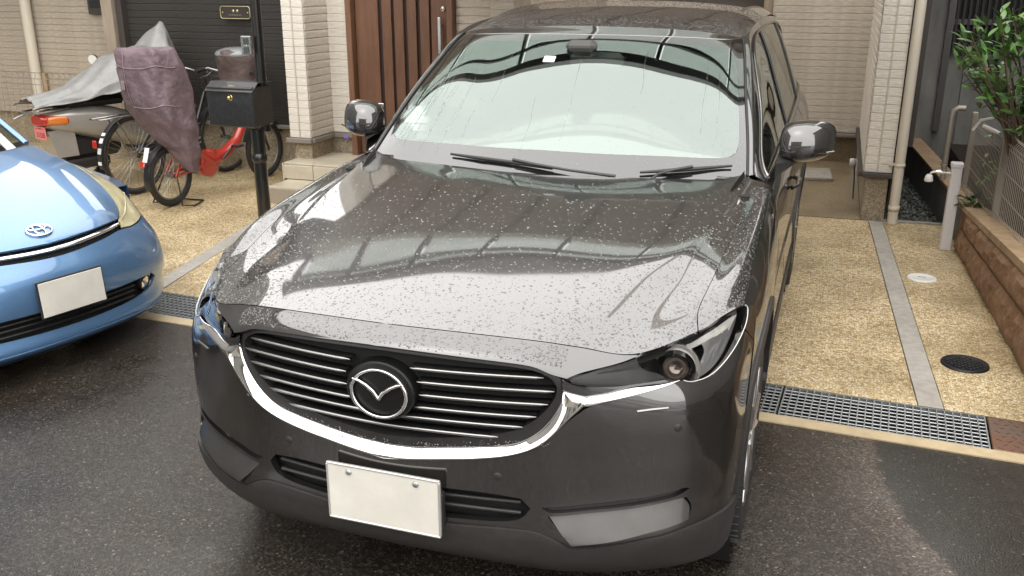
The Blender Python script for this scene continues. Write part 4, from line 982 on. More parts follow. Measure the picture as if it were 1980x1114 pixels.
bad = MB().lathe([(0, -.004), (.93, -.003), (.985, .0), (1, .006), (1, .04)], axis='Y', n=48)
bad.v = [(x*.099, y+by, bz+z*.084) for x, y, z in bad.v]; badge = bad.build('badge_disc', MT['badge_black'], suv)
ring = [(.079*math.cos(t)*(1.0 if math.sin(t) < .3 else .985), by-.008, bz-.004+(.066 if math.sin(t) > 0 else .068)*math.sin(t)) for t in np.linspace(0, 2*math.pi, 49)[:-1]]
MB().tube(ring, [.0036+.0018*abs(math.cos(t)) for t in np.linspace(0, 2*math.pi, 49)[:-1]], 8, closed=True).build('emblem_ring', MT['chrome'], badge)
wing = [(-.074, .030), (-.055, .026), (-.035, .016), (-.014, .0), (0, -.020)]
wr = [.0025, .0048, .0056, .0056, .0045]
for sg in (1, -1): MB().tube([(sg*x, by-.010, bz+z) for x, z in wing], wr, 8).build('emblem_wing', MT['chrome'], badge)
# bright frame under the grille, and the wings below the lamps
sweep_strip('chrome_frame', SN, [(0, 2.87), (.437, 2.845), (.871, 2.783), (1.273, 2.715), (1.704, 2.619), (2.044, 2.444), (2.376, 2.19), (2.64, 1.88), (2.765, 1.56)],
            [(0, 3.085), (.428, 3.015), (.865, 2.932), (1.266, 2.856), (1.697, 2.733), (2.15, 2.53), (2.585, 2.24), (2.93, 1.98), (3.13, 1.80)], 'chrome', suv, -.020, .006, .003, centre=True)
sweep_strip('lamp_wing', SN, [(2.757, 1.50), (3.031, 1.594), (3.206, 1.64), (3.551, 1.53), (4.059, 1.32), (4.76, 1.36)],
            [(2.95, 1.80), (3.06, 1.83), (3.20, 1.85), (3.528, 1.745), (4.1, 1.58), (4.80, 1.40)], 'chrome', suv, -.012, .002, .005, sides='LR')
panel('lamp_corner', SN, [(2.80, 1.16), (3.1, 1.34), (3.573, 1.34), (4.061, 1.265), (4.657, 1.26), (4.76, 1.38), (4.05, 1.40), (3.55, 1.58), (3.2, 1.70), (2.74, 1.56)], 'gloss_black', suv, off=-.014, sides='LR', flange=0)
# headlamps
heads = panel('headlight', SN, lens_poly, 'lamp_lens', suv, gap=.006, off=.001, sides='LR', step=.08, flange=.004)
for h, sg in zip(heads, (1, -1)):
    bowl = panel('lamp_housing', SN, [(2.9, 1.12), (3.55, .60), (4.13, .04), (5, 0), (6.0, 0), (6.3, .3), (6.2, 1.0), (5.7, 1.55), (5.2, 1.65), (4.6, 1.36), (3.5, 1.42), (3.0, 1.4)], 'black_plastic', h, off=-.085, sides='R' if sg > 0 else 'L', flange=0,
                 offf=lambda u, v: -.02*np.clip((u-4.2), 0, 1))
    c0 = SN.inv([(0, 0)], [0, 2]) and None
    cu, cv = 4.93, .88; ctr = SN.at(cu, cv, -.058); nn = Vector((.10, -.98, .12)).normalized()
    q = nn.to_track_quat('Y', 'Z').to_matrix()
    def place(mb):
        mb.v = [tuple((q @ Vector((x, -y, z)))+Vector(ctr)) for x, y, z in mb.v]; mb.v = [(x*sg, y, z) for x, y, z in mb.v]; return mb
    pr = place(MB().lathe([(.046, -.05), (.046, 0.0), (.043, .006), (.036, .004), (.034, -.012)], axis='Y', n=36)).build('projector_ring', MT['gloss_black'], h)
    place(MB().lathe([(.034, -.012), (.030, -.002), (.022, .006), (.011, .010), (0.0001, .011)], axis='Y', n=36)).build('projector_lens', MT['projector'], h)
    place(MB().lathe([(.054, -.03), (.054, .004), (.058, .007), (.064, .004), (.066, -.02)], axis='Y', n=30, arc=(R(-150), R(75)))).build('running_light', MT['drl_grey'], h)
    # pale reflector walls of the outer half and the slim upper light bar
    mb = MB(); top = [(4.7, .22), (5.0, .20), (5.4, .16), (5.75, .16), (6.0, .22)]; lowr = [(4.75, .42), (5.0, .38), (5.35, .42), (5.62, .55), (5.95, .62)]
    a = np.array([SN.at(u, v, -.022) for u, v in top]); b = np.array([SN.at(u, v, -.036) for u, v in lowr]); mb.grid(np.array([a, b])*[sg, 1, 1]); mb.build('light_bar', MT['drl_grey'], h)
    panel('outer_reflector', SN, [(5.15, .10), (5.6, .03), (6.05, .03), (6.2, .3), (6.15, .65), (5.93, 1.1), (5.62, 1.42), (5.25, 1.54), (5.12, 1.5), (5.36, .9)], 'lamp_grey', h, off=-.034, sides='R' if sg > 0 else 'L', flange=0)
    MB().tube([tuple(SN.at(u, v, .002)*[sg, 1, 1]) for u, v in smooth_poly([(6.04, .02)]+HLOUT+[(4.86, 1.42)], closed=False, step=.1)], .0016, 6).build('lens_rim', MT['drl_grey'], h)
    for k in range(3):
        a = [SN.at(5.45+.16*k, .40+.04*k, -.014), SN.at(5.48+.15*k, .75, -.016), SN.at(5.38+.13*k, 1.15, -.018)]; b = [SN.at(5.51+.16*k, .38+.04*k, -.030), SN.at(5.54+.15*k, .77, -.030), SN.at(5.43+.13*k, 1.17, -.030)]
        MB().grid(np.array([a, b])*[sg, 1, 1]).build('reflector_fin', MT['chrome'], h)
    a = np.array([SN.at(u, v, -.03) for u, v in [(3.5, .82), (3.9, .62), (4.4, .42)]]); b = np.array([SN.at(u, v, -.04) for u, v in [(3.5, .90), (3.95, .80), (4.35, .72)]])
    MB().grid(np.array([a, b])*[sg, 1, 1]).build('inner_fin', MT['gloss_black'], h)
for o in sweep_strip('marker_strip', SN, [(4.01, 1.995), (4.3, 1.98), (4.585, 1.985)], [(4.024, 2.045), (4.3, 2.035), (4.555, 2.03)], 'satin_silver', suv, .002, .002, .002, sides='LR', m=8): pass
for u, v in ((4.745, 2.41), (1.513, 3.2)):
    for sg in (1, -1):
        p = SN.at(u, v, 0); n = SN.N(np.array(u), np.array(v)); mb = MB().lathe([(.0, .0015), (.010, .0015), (.0115, .0), (.0115, -.004)], axis='Z', n=18)
        qq = Vector(n).to_track_quat('Z', 'Y').to_matrix(); mb.v = [tuple((qq @ Vector(w))+Vector(p)) for w in mb.v]; mb.v = [(x*sg, y, z) for x, y, z in mb.v]
        mb.build('parking_sensor', MT['cladding'], suv)
# number plate (blanked in the photograph)
pl = MB().bbox((0, -.034, .490), (.330, .004, .165), .0015).build('number_plate', MT['plate_white'], suv)
fr = MB()
for c_, d_ in (((0, -.033, .5745), (.338, .010, .007)), ((0, -.033, .4055), (.338, .010, .007)), ((-.167, -.033, .490), (.007, .010, .165)), ((.167, -.033, .490), (.007, .010, .165))): fr.bbox(c_, d_, .002)
fr.build('plate_frame', MT['plate_rim'], pl)
for sx in (-.10, .10): MB().lathe([(0, -.004), (.007, -.004), (.009, 0)], (sx, -.037, .556), 'Y', 14).build('plate_bolt', MT['galvanised'], pl)
MB().bbox((0, -.010, .475), (.34, .036, .12), .01).build('plate_holder', MT['black_plastic'], suv)

# flanks
AX, RX, AZ, AR = .93, 3.86, .365, .435
def arc(cy, r, a0, a1, n=15): return [(cy+r*math.cos(t), AZ+r*math.sin(t)) for t in np.linspace(R(a0), R(a1), n)]
fl = [(0, 0), (0, .8), (0, 1.6), (0, 2.3), (1.5, 2.3), (3.2, 2.3), (4.9, 2.3)]+SF.inv([(1.30, .30)], [1, 2])+SF.inv(arc(AX, AR, -4, 172), [1, 2])+[(4.8, 0), (3, 0), (1.5, 0)]
panel('fender_side', SF, fl, 'paint_grey', suv, gap=.008, sides='LR', step=.1, flange=.02)
def ring_panel(cy, nm):
    r1 = SF.inv(arc(cy, AR-.006, -3, 183, 20), [1, 2]); r2 = SF.inv(arc(cy, AR+.040, 183, -3, 20), [1, 2])
    panel(nm, SF, r1+r2, 'cladding', suv, off=.006, sides='LR', step=.1, flange=.03, corner=80)
ring_panel(AX, 'arch_cladding'); ring_panel(RX, 'arch_cladding')
panel('front_door', SF, [(0, 2.31), (0, 3.1), (0, 4.08), (1.5, 4.08), (3.2, 4.08), (4.55, 4.08), (4.55, 3.2), (4.55, 2.31), (3, 2.31), (1.5, 2.31)], 'paint_grey', suv, gap=.010, sides='LR', step=.15)
panel('rear_door', SF, [(0, 4.09), (0, 4.6), (0, 5.25), (2, 5.25), (3.3, 5.05), (4.55, 4.95), (4.55, 4.5), (4.55, 4.09), (3, 4.09), (1.5, 4.09)], 'paint_grey', suv, gap=.010, sides='LR', step=.15)
panel('sill', SF, [(4.57, 2.0), (4.57, 3), (4.57, 4), (4.57, 4.9), (6, 4.9), (6, 4), (6, 3), (6, 2.0)], 'cladding', suv, off=.004, sides='LR', step=.2)
rq = [(0, 5.26), (0, 6), (0, 7), (0, 8), (0, 9), (2, 9), (4, 9), (5.6, 9), (5.6, 8), (5.6, 7.1)]+SF.inv(arc(RX, AR, -4, 180), [1, 2])+[(4.55, 4.97), (3.3, 5.07), (2, 5.26)]
panel('rear_quarter', SF, rq, 'paint_grey', suv, sides='LR', step=.15)
for sg in (1, -1):
    h = MB().tube([(sg*.912, 2.22, .95), (sg*.935, 2.25, .955), (sg*.935, 2.38, .96), (sg*.912, 2.41, .96)], .011, 8).build('door_handle', MT['paint_grey'], suv)
    MB().tube([(sg*.912, 3.12, .96), (sg*.935, 3.15, .965), (sg*.935, 3.28, .97), (sg*.912, 3.31, .97)], .011, 8).build('door_handle', MT['paint_grey'], suv)
# underside and wheel wells
mb = MB().box((0, 2.5, .50), (1.24, 4.4, .50)).box((0, 2.45, .32), (1.62, 2.0, .14)).box((0, 2.9, .95), (1.60, 3.2, .3)); mb.build('underbody', MT['liner'], suv)
for cy in (AX, RX):
    for sg in (1, -1):
        MB().lathe([(.43, sg*.62), (.43, sg*.885)], (0, cy, AZ), 'X', 24).build('wheel_liner', MT['liner'], suv)
        w = bpy.data.objects.new('wheel', None); C.objects.link(w); w.parent = suv; w.location = (sg*.795, cy, AZ-.002); w.empty_display_size = .1
        if sg < 0: w.rotation_euler = (0, 0, math.pi)
        t = MB().lathe([(.245, -.105), (.30, -.112), (.345, -.105), (.358, -.085), (.362, -.05), (.363, 0), (.362, .05), (.358, .085), (.345, .105), (.30, .112), (.245, .105)], (0, 0, 0), 'X', 56)
        for k in range(56):
            g = 2*math.pi*k/56
            for s2 in (-1, 1): t.box((s2*.082, .361*math.cos(g), .361*math.sin(g)), (.05, .006, .007), rx=g)
        t.build('tyre', MT['rubber'], w)
        rm = MB().lathe([(.247, .098), (.240, .106), (.228, .104), (.222, .08), (.215, .03), (.21, -.09)], (0, 0, 0), 'X', 48)
        for k in range(5):
            for d in (-.16, .16):
                g = 2*math.pi*k/5+d
                a = Vector((.088, .05*math.cos(g), .05*math.sin(g))); b_ = Vector((.098, .232*math.cos(g+d*.5), .232*math.sin(g+d*.5))); rm.tube([a, a.lerp(b_, .5)+Vector((.006, 0, 0)), b_], [.020, .014, .016], 6, flat=.7)
        rm.lathe([(0, .094), (.03, .094), (.045, .088), (.06, .075), (.06, .02)], (0, 0, 0), 'X', 24)
        rm.build('rim', MT['rim_silver'], w)
        MB().lathe([(.17, .02), (0, .02)], (0, 0, 0), 'X', 24).build('brake_disc', MT['liner'], w)
# glass house
panel('windscreen', SW, [(0, 0.78), (1.3, 0.74), (2.5, 0.66), (3.25, 0.63), (3.55, 0.7), (3.68, 0.95), (3.72, 1.6), (3.68, 2.3), (3.5, 2.8), (3.1, 3.02), (1.7, 3.06), (0, 3.06)], 'windscreen_glass', suv, off=0, flange=0, step=.12)
panel('frit_border', SW, [(0, 0), (2, 0), (4, 0), (4, 2), (4, 3.9), (3.2, 3.60), (1.6, 3.40), (0, 3.30), (0, 3.06), (1.7, 3.06), (3.1, 3.02), (3.5, 2.8), (3.68, 2.3), (3.72, 1.6), (3.68, 0.95), (3.55, 0.7), (3.25, 0.63), (2.5, 0.66), (1.3, 0.74), (0, 0.78)], 'frit', suv, flange=0, step=.12, corner=60)
sweep_strip('header_trim', SW, [(0, 3.30), (1.6, 3.40), (3.2, 3.60), (4, 3.9)], [(0, 3.35), (1.6, 3.45), (3.2, 3.65), (4, 3.95)], 'dark_silver', suv, .001, .001, .001, centre=True)
panel('roof_front', SW, [(0, 3.36), (1.6, 3.46), (3.2, 3.66), (4, 3.96), (4, 4), (0, 4)], 'paint_grey', suv, flange=0)
panel('roof', SR, [(0, 0), (4, 0), (4, 2.5), (4, 5), (0, 5)], 'paint_grey', suv, flange=0, step=.12)
# A pillars and roof rails between windscreen and side glass
E0 = SW.P(np.full(30, 4.), np.linspace(0, 4, 30)); E1 = SR.P(np.full(30, 4.), np.linspace(0, 5, 30))[1:]; edge = np.concatenate([E0, E1])
S0 = SS.P(np.zeros(59), np.interp(np.arange(59), [0, 29, 58], [0, 2.0, 6]))
rows = []
for k in range(7):
    t = k/6; bul = .014*math.sin(math.pi*t); rows.append(edge*(1-t)+S0*t+np.array([.8, -.25, .5])*bul)
for sg in (1, -1):
    MB().grid(np.array(rows)*[sg, 1, 1]).build('a_pillar', MT['paint_grey'], suv)
    MB().tube([tuple((E0[k]+[.004, -.001, .003])*[sg, 1, 1]) for k in range(0, 30)], .005, 6, flat=.8).build('windscreen_seal', MT['rubber'], suv)
WINL = [(2.85, .18), (2.2, .30), (1.5, .66), (.85, 1.28), (.45, 1.95), (.28, 2.45), (.28, 3.2), (.35, 4.4), (.55, 5.1), (1.1, 5.5), (2.0, 5.55), (2.85, 5.3), (2.9, 3), (2.9, 1.5)]
panel('window_surround', SS, [(0, 0), (0, 3), (0, 6), (3, 6), (3, 3), (3, 0)], 'paint_grey', suv, holes=[WINL], sides='LR', step=.12, flange=.01)
for a, b, nm in ((0, 2.72, 'front_window'), (2.80, 4.15, 'rear_window'), (4.22, 9, 'quarter_window')):
    pts = smooth_poly(WINL, step=.1); q = [(float(np.clip(u, 0, 9)), float(np.clip(v, a, b))) for u, v in pts]; qq = [q[0]]
    for p in q[1:]:
        if abs(p[0]-qq[-1][0])+abs(p[1]-qq[-1][1]) > .03: qq.append(p)
    panel(nm, SS, qq, 'side_glass', suv, off=-.004, sides='LR', step=.15, flange=0, corner=200)
for v in (2.76, 4.185):
    a = [SS.at(u, v, -.001) for u in np.linspace(.3, 2.9, 8)]
    for sg in (1, -1): MB().tube([tuple(p*[sg, 1, 1]) for p in a], .016, 6, flat=.4).build('window_pillar', MT['gloss_black'], suv)
wl = [SS.at(u, v, .004) for u, v in smooth_poly(WINL, step=.15)]
for sg in (1, -1): MB().tube([tuple(p*[sg, 1, 1]) for p in wl], .006, 6, closed=True).build('window_trim', MT['dark_silver'], suv)
# tailgate glass
top = SR.P(np.linspace(0, 4, 9), np.full(9, 5.)); bot = SF.P(np.zeros(9), np.interp(np.arange(9), [0, 8], [9, 8]))
for sg in (1, -1): MB().grid(np.array([top, (top+bot)/2+[0, .05, .02], bot])*[sg, 1, 1]).build('tailgate_glass', MT['gloss_black'], suv)
# interior
MB().bbox((0, 1.72, 1.02), (1.40, .50, .16), .05, rx=R(-8)).build('dashboard', MT['seat_black'], suv)
for sx in (-.37, .37):
    st = MB().bbox((sx, 2.45, .82), (.50, .50, .16), .05).bbox((sx, 2.72, 1.12), (.48, .14, .58), .05, rx=R(-16)).build('seat', MT['seat_black'], suv)
    MB().bbox((sx, 2.83, 1.46), (.26, .09, .18), .04, rx=R(-10)).build('headrest', MT['seat_black'], st)
MB().bbox((0, 3.4, 1.0), (1.30, .2, .6), .05).build('rear_seat', MT['seat_black'], suv)
MB().tube([(-.37+.185*math.cos(t), 1.98+.06*math.sin(t), 1.10+.175*math.sin(t)) for t in np.linspace(0, 2*math.pi, 33)[:-1]], .014, 8, closed=True).box((-.37, 1.99, 1.10), (.34, .03, .05)).build('steering_wheel', MT['seat_black'], suv)
MB().bbox((.05, 2.05, 1.49), (.24, .05, .075), .02).build('rear_view_mirror', MT['seat_black'], suv)
MB().bbox((.0, 1.98, 1.555), (.13, .09, .05), .02).build('camera_housing', MT['seat_black'], suv)
p = SW.at(.54, 2.56, .002); MB().box((-p[0], p[1]-.001, p[2]+.001), (.05, .0015, .04), rx=R(-58)).build('windscreen_sticker', MT['sky_white'], suv)
p = SW.at(.54, 2.54, .004); MB().box((-p[0]-.004, p[1]-.002, p[2]+.001), (.022, .0015, .014), rx=R(-58)).build('sticker_print', MT['mirror_face'], suv) if False else None
# wipers
def wpt(u, v, off): sg = 1 if u >= 0 else -1; return tuple(SW.at(abs(u), v, off)*[sg, 1, 1])
for blade, arm in (([(-1.58, .40), (-1.04, .39), (-.5, .37), (.22, .28)], [(-.45, .40), (-.05, .32), (.5, .22), (1.2, .10)]),
                   ([(1.53, .24), (2.03, .28), (2.46, .31), (3.40, .32)], [(2.4, .33), (2.05, .25), (1.8, .15), (1.7, .0)])):
    w = MB().tube([wpt(u, v, .012) for u, v in blade], [.004, .007, .007, .004], 6, flat=1.2).build('wiper', MT['black_plastic'], suv)
    MB().tube([wpt(u, v, .022) for u, v in arm], [.009, .009, .008, .010], 6, flat=.6).build('wiper_arm', MT['black_plastic'], w)
MB().grid(np.array([[wpt(u, -.0+.10, -.002)+np.array([0, -.0, 0]) for u in np.linspace(-4, 4, 21)], [np.array(wpt(u, 0, 0))+[0, -.10, -.03] for u in np.linspace(-4, 4, 21)]])).build('cowl', MT['black_plastic'], suv)
# door mirrors
for sg in (1, -1):
    rows = []
    for x, y, zb, zt, d in ((.868, 1.77, 1.185, 1.265, .04), (.880, 1.77, 1.165, 1.292, .07), (.915, 1.775, 1.156, 1.306, .092), (.96, 1.785, 1.153, 1.312, .10), (1.005, 1.80, 1.158, 1.310, .095), (1.040, 1.82, 1.170, 1.300, .078), (1.062, 1.84, 1.188, 1.284, .055), (1.072, 1.852, 1.21, 1.262, .025)):
        zc, hz = (zb+zt)/2, (zt-zb)/2; r_ = []
        for t in np.linspace(0, 2*math.pi, 21):
            c_, s_ = math.cos(t), math.sin(t); e = .74; yy = math.copysign(abs(c_)**e, c_); zz = math.copysign(abs(s_)**e, s_)
            dep = d if yy < 0 else d*.55
            r_.append((x*sg, y+dep*yy+.012*zz, zc+hz*zz))
        rows.append(r_)
    A_ = np.array(rows); mb = MB().grid(A_); mb.add([tuple(p) for p in A_[0, :-1]], [tuple(range(20))], True); mb.add([tuple(p) for p in A_[-1, :-1]], [tuple(range(20))], True)
    dm_ = mb.build('door_mirror', MT['paint_grey'], suv)
    MB().tube([(sg*(.93+.14*t), 1.705+.02*t+.045*t*t, 1.185+.012*t) for t in np.linspace(0, 1, 8)], .004, 6).build('mirror_indicator', MT['dark_silver'], dm_)
    MB().add([(sg*.865, 1.60, 1.115), (sg*.865, 1.84, 1.13), (sg*.97, 1.82, 1.165), (sg*.93, 1.72, 1.160), (sg*.865, 1.62, 1.165), (sg*.865, 1.84, 1.19)], [(0, 1, 2, 3), (0, 3, 4), (1, 5, 2), (4, 3, 2, 5)]).build('mirror_foot', MT['black_plastic'], dm_)
    MB().bbox((sg*.97, 1.852, 1.232), (.15, .006, .115), .002).build('mirror_glass', MT['mirror_face'], dm_)
# rain
drops_obj('rain_beads', SH, 9000, .0009, .0030, suv, 'drop', (0, 5.1, .02, 5.2), density=lambda u, v: .25+.75*np.clip(1-v/4, 0, 1), seed=3)
drops_obj('rain_beads', SH, 1500, .0010, .0032, suv, 'drop', (5.1, 7, .1, 5.6), seed=5)
drops_obj('rain_beads', SN, 700, .001, .0034, suv, 'drop', (0, 2.8, .05, .8), seed=7)
drops_obj('rain_beads', SW, 1500, .0008, .0022, suv, 'drop_glass', (0, 3.95, .2, 3.3), seed=9)
drops_obj('rain_beads', SR, 9000, .0008, .0026, suv, 'drop', (0, 4, 0, 2.4), seed=15)
drops_obj('rain_beads', SN, 350, .001, .0026, suv, 'satin_silver', (0, 2.4, 2.5, 2.83), seed=21, density=lambda u, v: (v > 2.82-.10*u*u*.9-.12).astype(float)*(v < 2.86-.06*u*u))

drops_obj('rain_beads', SH, 420, .0026, .0048, suv, 'drop', (0, 4.6, .05, 4.2), seed=41)
# run-off tracks down the glass
g = random.Random(4); trk = MB()
for k in range(26):
    u = g.uniform(-3.6, 3.4) if k > 12 else g.uniform(-3.5, -1.2); v1 = g.uniform(1.6, 3.0); v0 = g.uniform(.3, v1-.8); du = g.uniform(-.10, .10)
    trk.tube([wpt(u+du*t+.02*math.sin(7*t+k), v1+(v0-v1)*t, .0003) for t in np.linspace(0, 1, 12)], g.uniform(.0010, .0018), 5, flat=.5)
o = trk.build('water_tracks', MT['drop_glass'], suv); o['kind'] = 'stuff'

# ------------------------------------------------------------ blue hatchback
PG = [[tuple(q) for q in r] for r in (PNOSE[::-1]+PHOOD[1:])]
blue = empty('parked_car', (-2.35, 1.30, -.07), 'blue hatchback with yellowed headlamp, cut off by the left edge of the photo', 'car', rz=R(77))
PB = Surf(PG); PW = Surf(PWIND)
HE = [(0, 6.0), (.6, 6.03), (1.29, 6.08), (2.0, 6.15), (2.55, 6.22)]
HS = [(2.64, 6.30), (3.12, 6.94), (3.25, 7.49), (3.30, 8.2), (3.5, 8.9), (3.9, 9.4)]
panel('bonnet', PB, HE+HS+[(4.0, 10.2), (4.0, 10.8), (3, 10.7), (1.5, 10.5), (0, 10.45)], 'paint_blue', blue, gap=.012, step=.13)
LAMP = [(2.55, 6.17), (2.35, 5.60), (3.32, 5.40), (4.58, 5.28), (5.05, 5.45), (5.15, 5.9), (5.10, 6.85), (5.0, 7.6), (4.7, 8.5), (4.2, 9.25), (3.95, 9.36), (3.55, 8.85), (3.35, 8.2), (3.30, 7.49), (3.17, 6.94), (2.75, 6.32)]
for h, sg in zip(panel('headlight', PB, LAMP, 'yellowed_lens', blue, gap=.012, sides='LR', flange=.01, off=.003), (1, -1)):
    a = np.array([PB.at(u, v, .004) for u, v in [(2.6, 6.05), (3.4, 6.2), (4.2, 6.3), (5.0, 6.5)]]); MB().tube([tuple(p*[sg, 1, 1]) for p in a], .003, 6).build('lens_ridge', MT['yellowed_lens'], h)
panel('wing', PB, [(4.05, 9.4), (4.3, 9.25), (4.8, 8.5), (5.1, 7.6), (5.2, 6.9), (5.25, 5.9), (5.12, 5.42), (6, 5.2), (6, 7), (6, 9), (6, 11), (5, 11), (4.1, 11), (4.1, 10.2)], 'paint_blue', blue, gap=.01, sides='LR')
panel('front_bumper', PB, [(0, 5.15), (.56, 5.2), (1.41, 5.36), (2.2, 5.52), (3.32, 5.35), (4.58, 5.22), (5.1, 5.36), (6, 5.12), (6, 4), (6, 2.6), (6, 1), (5, .9), (4, .9), (3, .95), (2, 1.0), (1, 1.05), (0, 1.1), (0, 1.72), (1.0, 1.75), (2.0, 1.85), (2.75, 2.1), (2.95, 2.5), (2.7, 2.76), (1.06, 2.74), (0, 2.72)], 'paint_blue', blue, gap=.012, step=.13)
panel('lower_lip', PB, [(0, 1.08), (1, 1.03), (2, .98), (3, .93), (4, .88), (5, .88), (6, .98), (6, 0), (3, 0), (0, 0)], 'paint_blue', blue, flange=.01, off=.006)
panel('grille_slot', PB, [(0, 6.0), (.6, 6.0), (1.29, 6.05), (2.0, 6.12), (2.5, 6.18), (2.2, 5.55), (1.41, 5.38), (.56, 5.22), (0, 5.17)], 'liner', blue, off=-.03, flange=0)
sweep_strip('grille_trim', PB, [(0, 5.78), (.6, 5.80), (1.3, 5.88), (2.0, 5.97), (2.42, 6.03)], [(0, 5.52), (.6, 5.55), (1.3, 5.64), (2.0, 5.75), (2.40, 5.86)], 'chrome', blue, -.004, .004, .004, centre=True)
panel('intake_cavity', PB, [(0, 1.6), (3.0, 1.6), (3.1, 2.9), (0, 2.9)], 'liner', blue, off=-.05, flange=0)
for v in (1.95, 2.2, 2.45):
    pts = [PB.at(u, v, -.018) for u in np.linspace(0, 1.95, 10)]; MB().tube([(-p[0], p[1], p[2]) for p in pts[:0:-1]]+[tuple(p) for p in pts], .009, 6, flat=.6).build('intake_blade', MT['black_plastic'], blue)
for sg in (1, -1):
    p = PB.at(2.45, 2.38, -.012); n = Vector(PB.N(np.array(2.3), np.array(2.4))); qq = n.to_track_quat('Z', 'Y').to_matrix()
    for nm, prof, mm in (('fog_lamp_ring', [(.036, -.03), (.044, .0), (.040, .006), (.034, .0)], 'black_plastic'), ('fog_lamp', [(.034, 0), (.02, .006), (0, .008)], 'chrome')):
        mb = MB().lathe(prof, n=24); mb.v = [tuple((qq @ Vector(w))+Vector(p)) for w in mb.v]; mb.v = [(x*sg, y, z) for x, y, z in mb.v]; mb.build(nm, MT[mm], blue)
# oval badge of three ellipses
p = Vector(PB.at(.02, 6.75, .004)); n = Vector(PB.N(np.array(.02), np.array(6.75))); qq = n.to_track_quat('Z', 'Y').to_matrix()
b0 = None
for rx_, ry_, cy_ in ((.062, .043, 0), (.024, .041, 0), (.045, .018, .020)):
    mb = MB().tube([(rx_*math.cos(t), cy_+ry_*math.sin(t), .002) for t in np.linspace(0, 2*math.pi, 33)[:-1]], .0048, 7, closed=True); mb.v = [tuple((qq @ Vector(w))+p) for w in mb.v]
    o = mb.build('badge_ellipse', MT['chrome'], b0 or blue); b0 = b0 or o
pl = MB().bbox((.0, -.045, .475), (.330, .004, .165), .0015, rx=R(-4)).build('number_plate', MT['plate_white'], blue)
MB().bbox((0, -.038, .475), (.345, .008, .18), .002, rx=R(-4)).build('plate_frame', MT['black_plastic'], pl); MB().bbox((0, -.005, .475), (.3, .05, .12), .005).build('plate_holder', MT['black_plastic'], blue)
panel('windscreen', PW, [(0, .12), (1.5, .12), (3.4, .12), (3.75, .25), (3.7, 2), (0, 2)], 'windscreen_glass', blue, flange=0, step=.2)
panel('windscreen_border', PW, [(0, 0), (4, 0), (4, 2), (3.7, 2), (3.75, .25), (3.4, .12), (1.5, .12), (0, .12)], 'frit', blue, flange=0, step=.2)
panel('bonnet_liner', PB, [(0, 5), (5.6, 5), (5.6, 11), (0, 11)], 'liner', blue, off=-.04, flange=0, step=.3)
cw = np.array([[PW.at(u, 0, .002) for u in np.linspace(0, 4, 9)], [PB.at(u, 10.35, -.006) for u in np.linspace(0, 4.05, 9)]])
for sg in (1, -1): MB().grid(cw*[sg, 1, 1]).build('cowl', MT['black_plastic'], blue)
# rest of the body: flanks, roof, tail
F2 = [[(.838, .62, .80), (.85, .62, .62), (.855, .60, .45), (.83, .58, .25)], [(.842, 1.38, .88), (.862, 1.38, .70), (.862, 1.4, .45), (.83, 1.4, .25)], [(.842, 2.4, .93), (.866, 2.4, .74), (.862, 2.4, .45), (.83, 2.4, .25)], [(.83, 3.5, .97), (.858, 3.5, .76), (.855, 3.5, .45), (.82, 3.5, .25)], [(.76, 4.25, 1.0), (.80, 4.3, .78), (.80, 4.35, .45), (.78, 4.3, .28)], [(0, 4.38, 1.0), (0, 4.43, .78), (0, 4.45, .45), (0, 4.4, .28)]]
SF2 = Surf(F2); panel('flank', SF2, [(0, 0), (0, 2.5), (0, 5), (3, 5), (3, 0)], 'paint_blue', blue, sides='LR', flange=0, step=.2)
R2 = [[(0, 1.80, 1.39), (.43, 1.88, 1.375), (.61, 2.0, 1.34), (.80, 2.1, .95)], [(0, 2.4, 1.47), (.44, 2.4, 1.455), (.62, 2.4, 1.40), (.83, 2.4, .94)], [(0, 3.2, 1.43), (.42, 3.2, 1.41), (.58, 3.2, 1.36), (.82, 3.2, .96)], [(0, 4.1, 1.20), (.38, 4.1, 1.19), (.52, 4.1, 1.15), (.76, 4.1, .98)]]
panel('cabin', Surf(R2), [(0, 0), (0, 3), (3, 3), (3, 0)], 'gloss_black', blue, flange=0, step=.25)
for sg in (1, -1):
    MB().tube([tuple(PW.at(4, v, .004)*[sg, 1, 1]) for v in np.linspace(0, 2, 8)], .022, 8, flat=.7).build('a_pillar', MT['paint_blue'], blue)
    for cy in (.92, 3.6):
        w = MB().lathe([(.0, .06), (.19, .07), (.20, .09), (.26, .09), (.30, .075), (.315, 0), (.30, -.09), (0, -.09)], (sg*.755, cy, .30+.0), 'X', 32).build('wheel', MT['rubber'], blue)
MB().box((0, 2.4, .42), (1.3, 3.6, .36)).build('underbody', MT['liner'], blue)
drops_obj('rain_beads', PB, 1200, .0010, .0024, blue, 'drop_glass', (0, 5.5, 3, 10.5), seed=31)

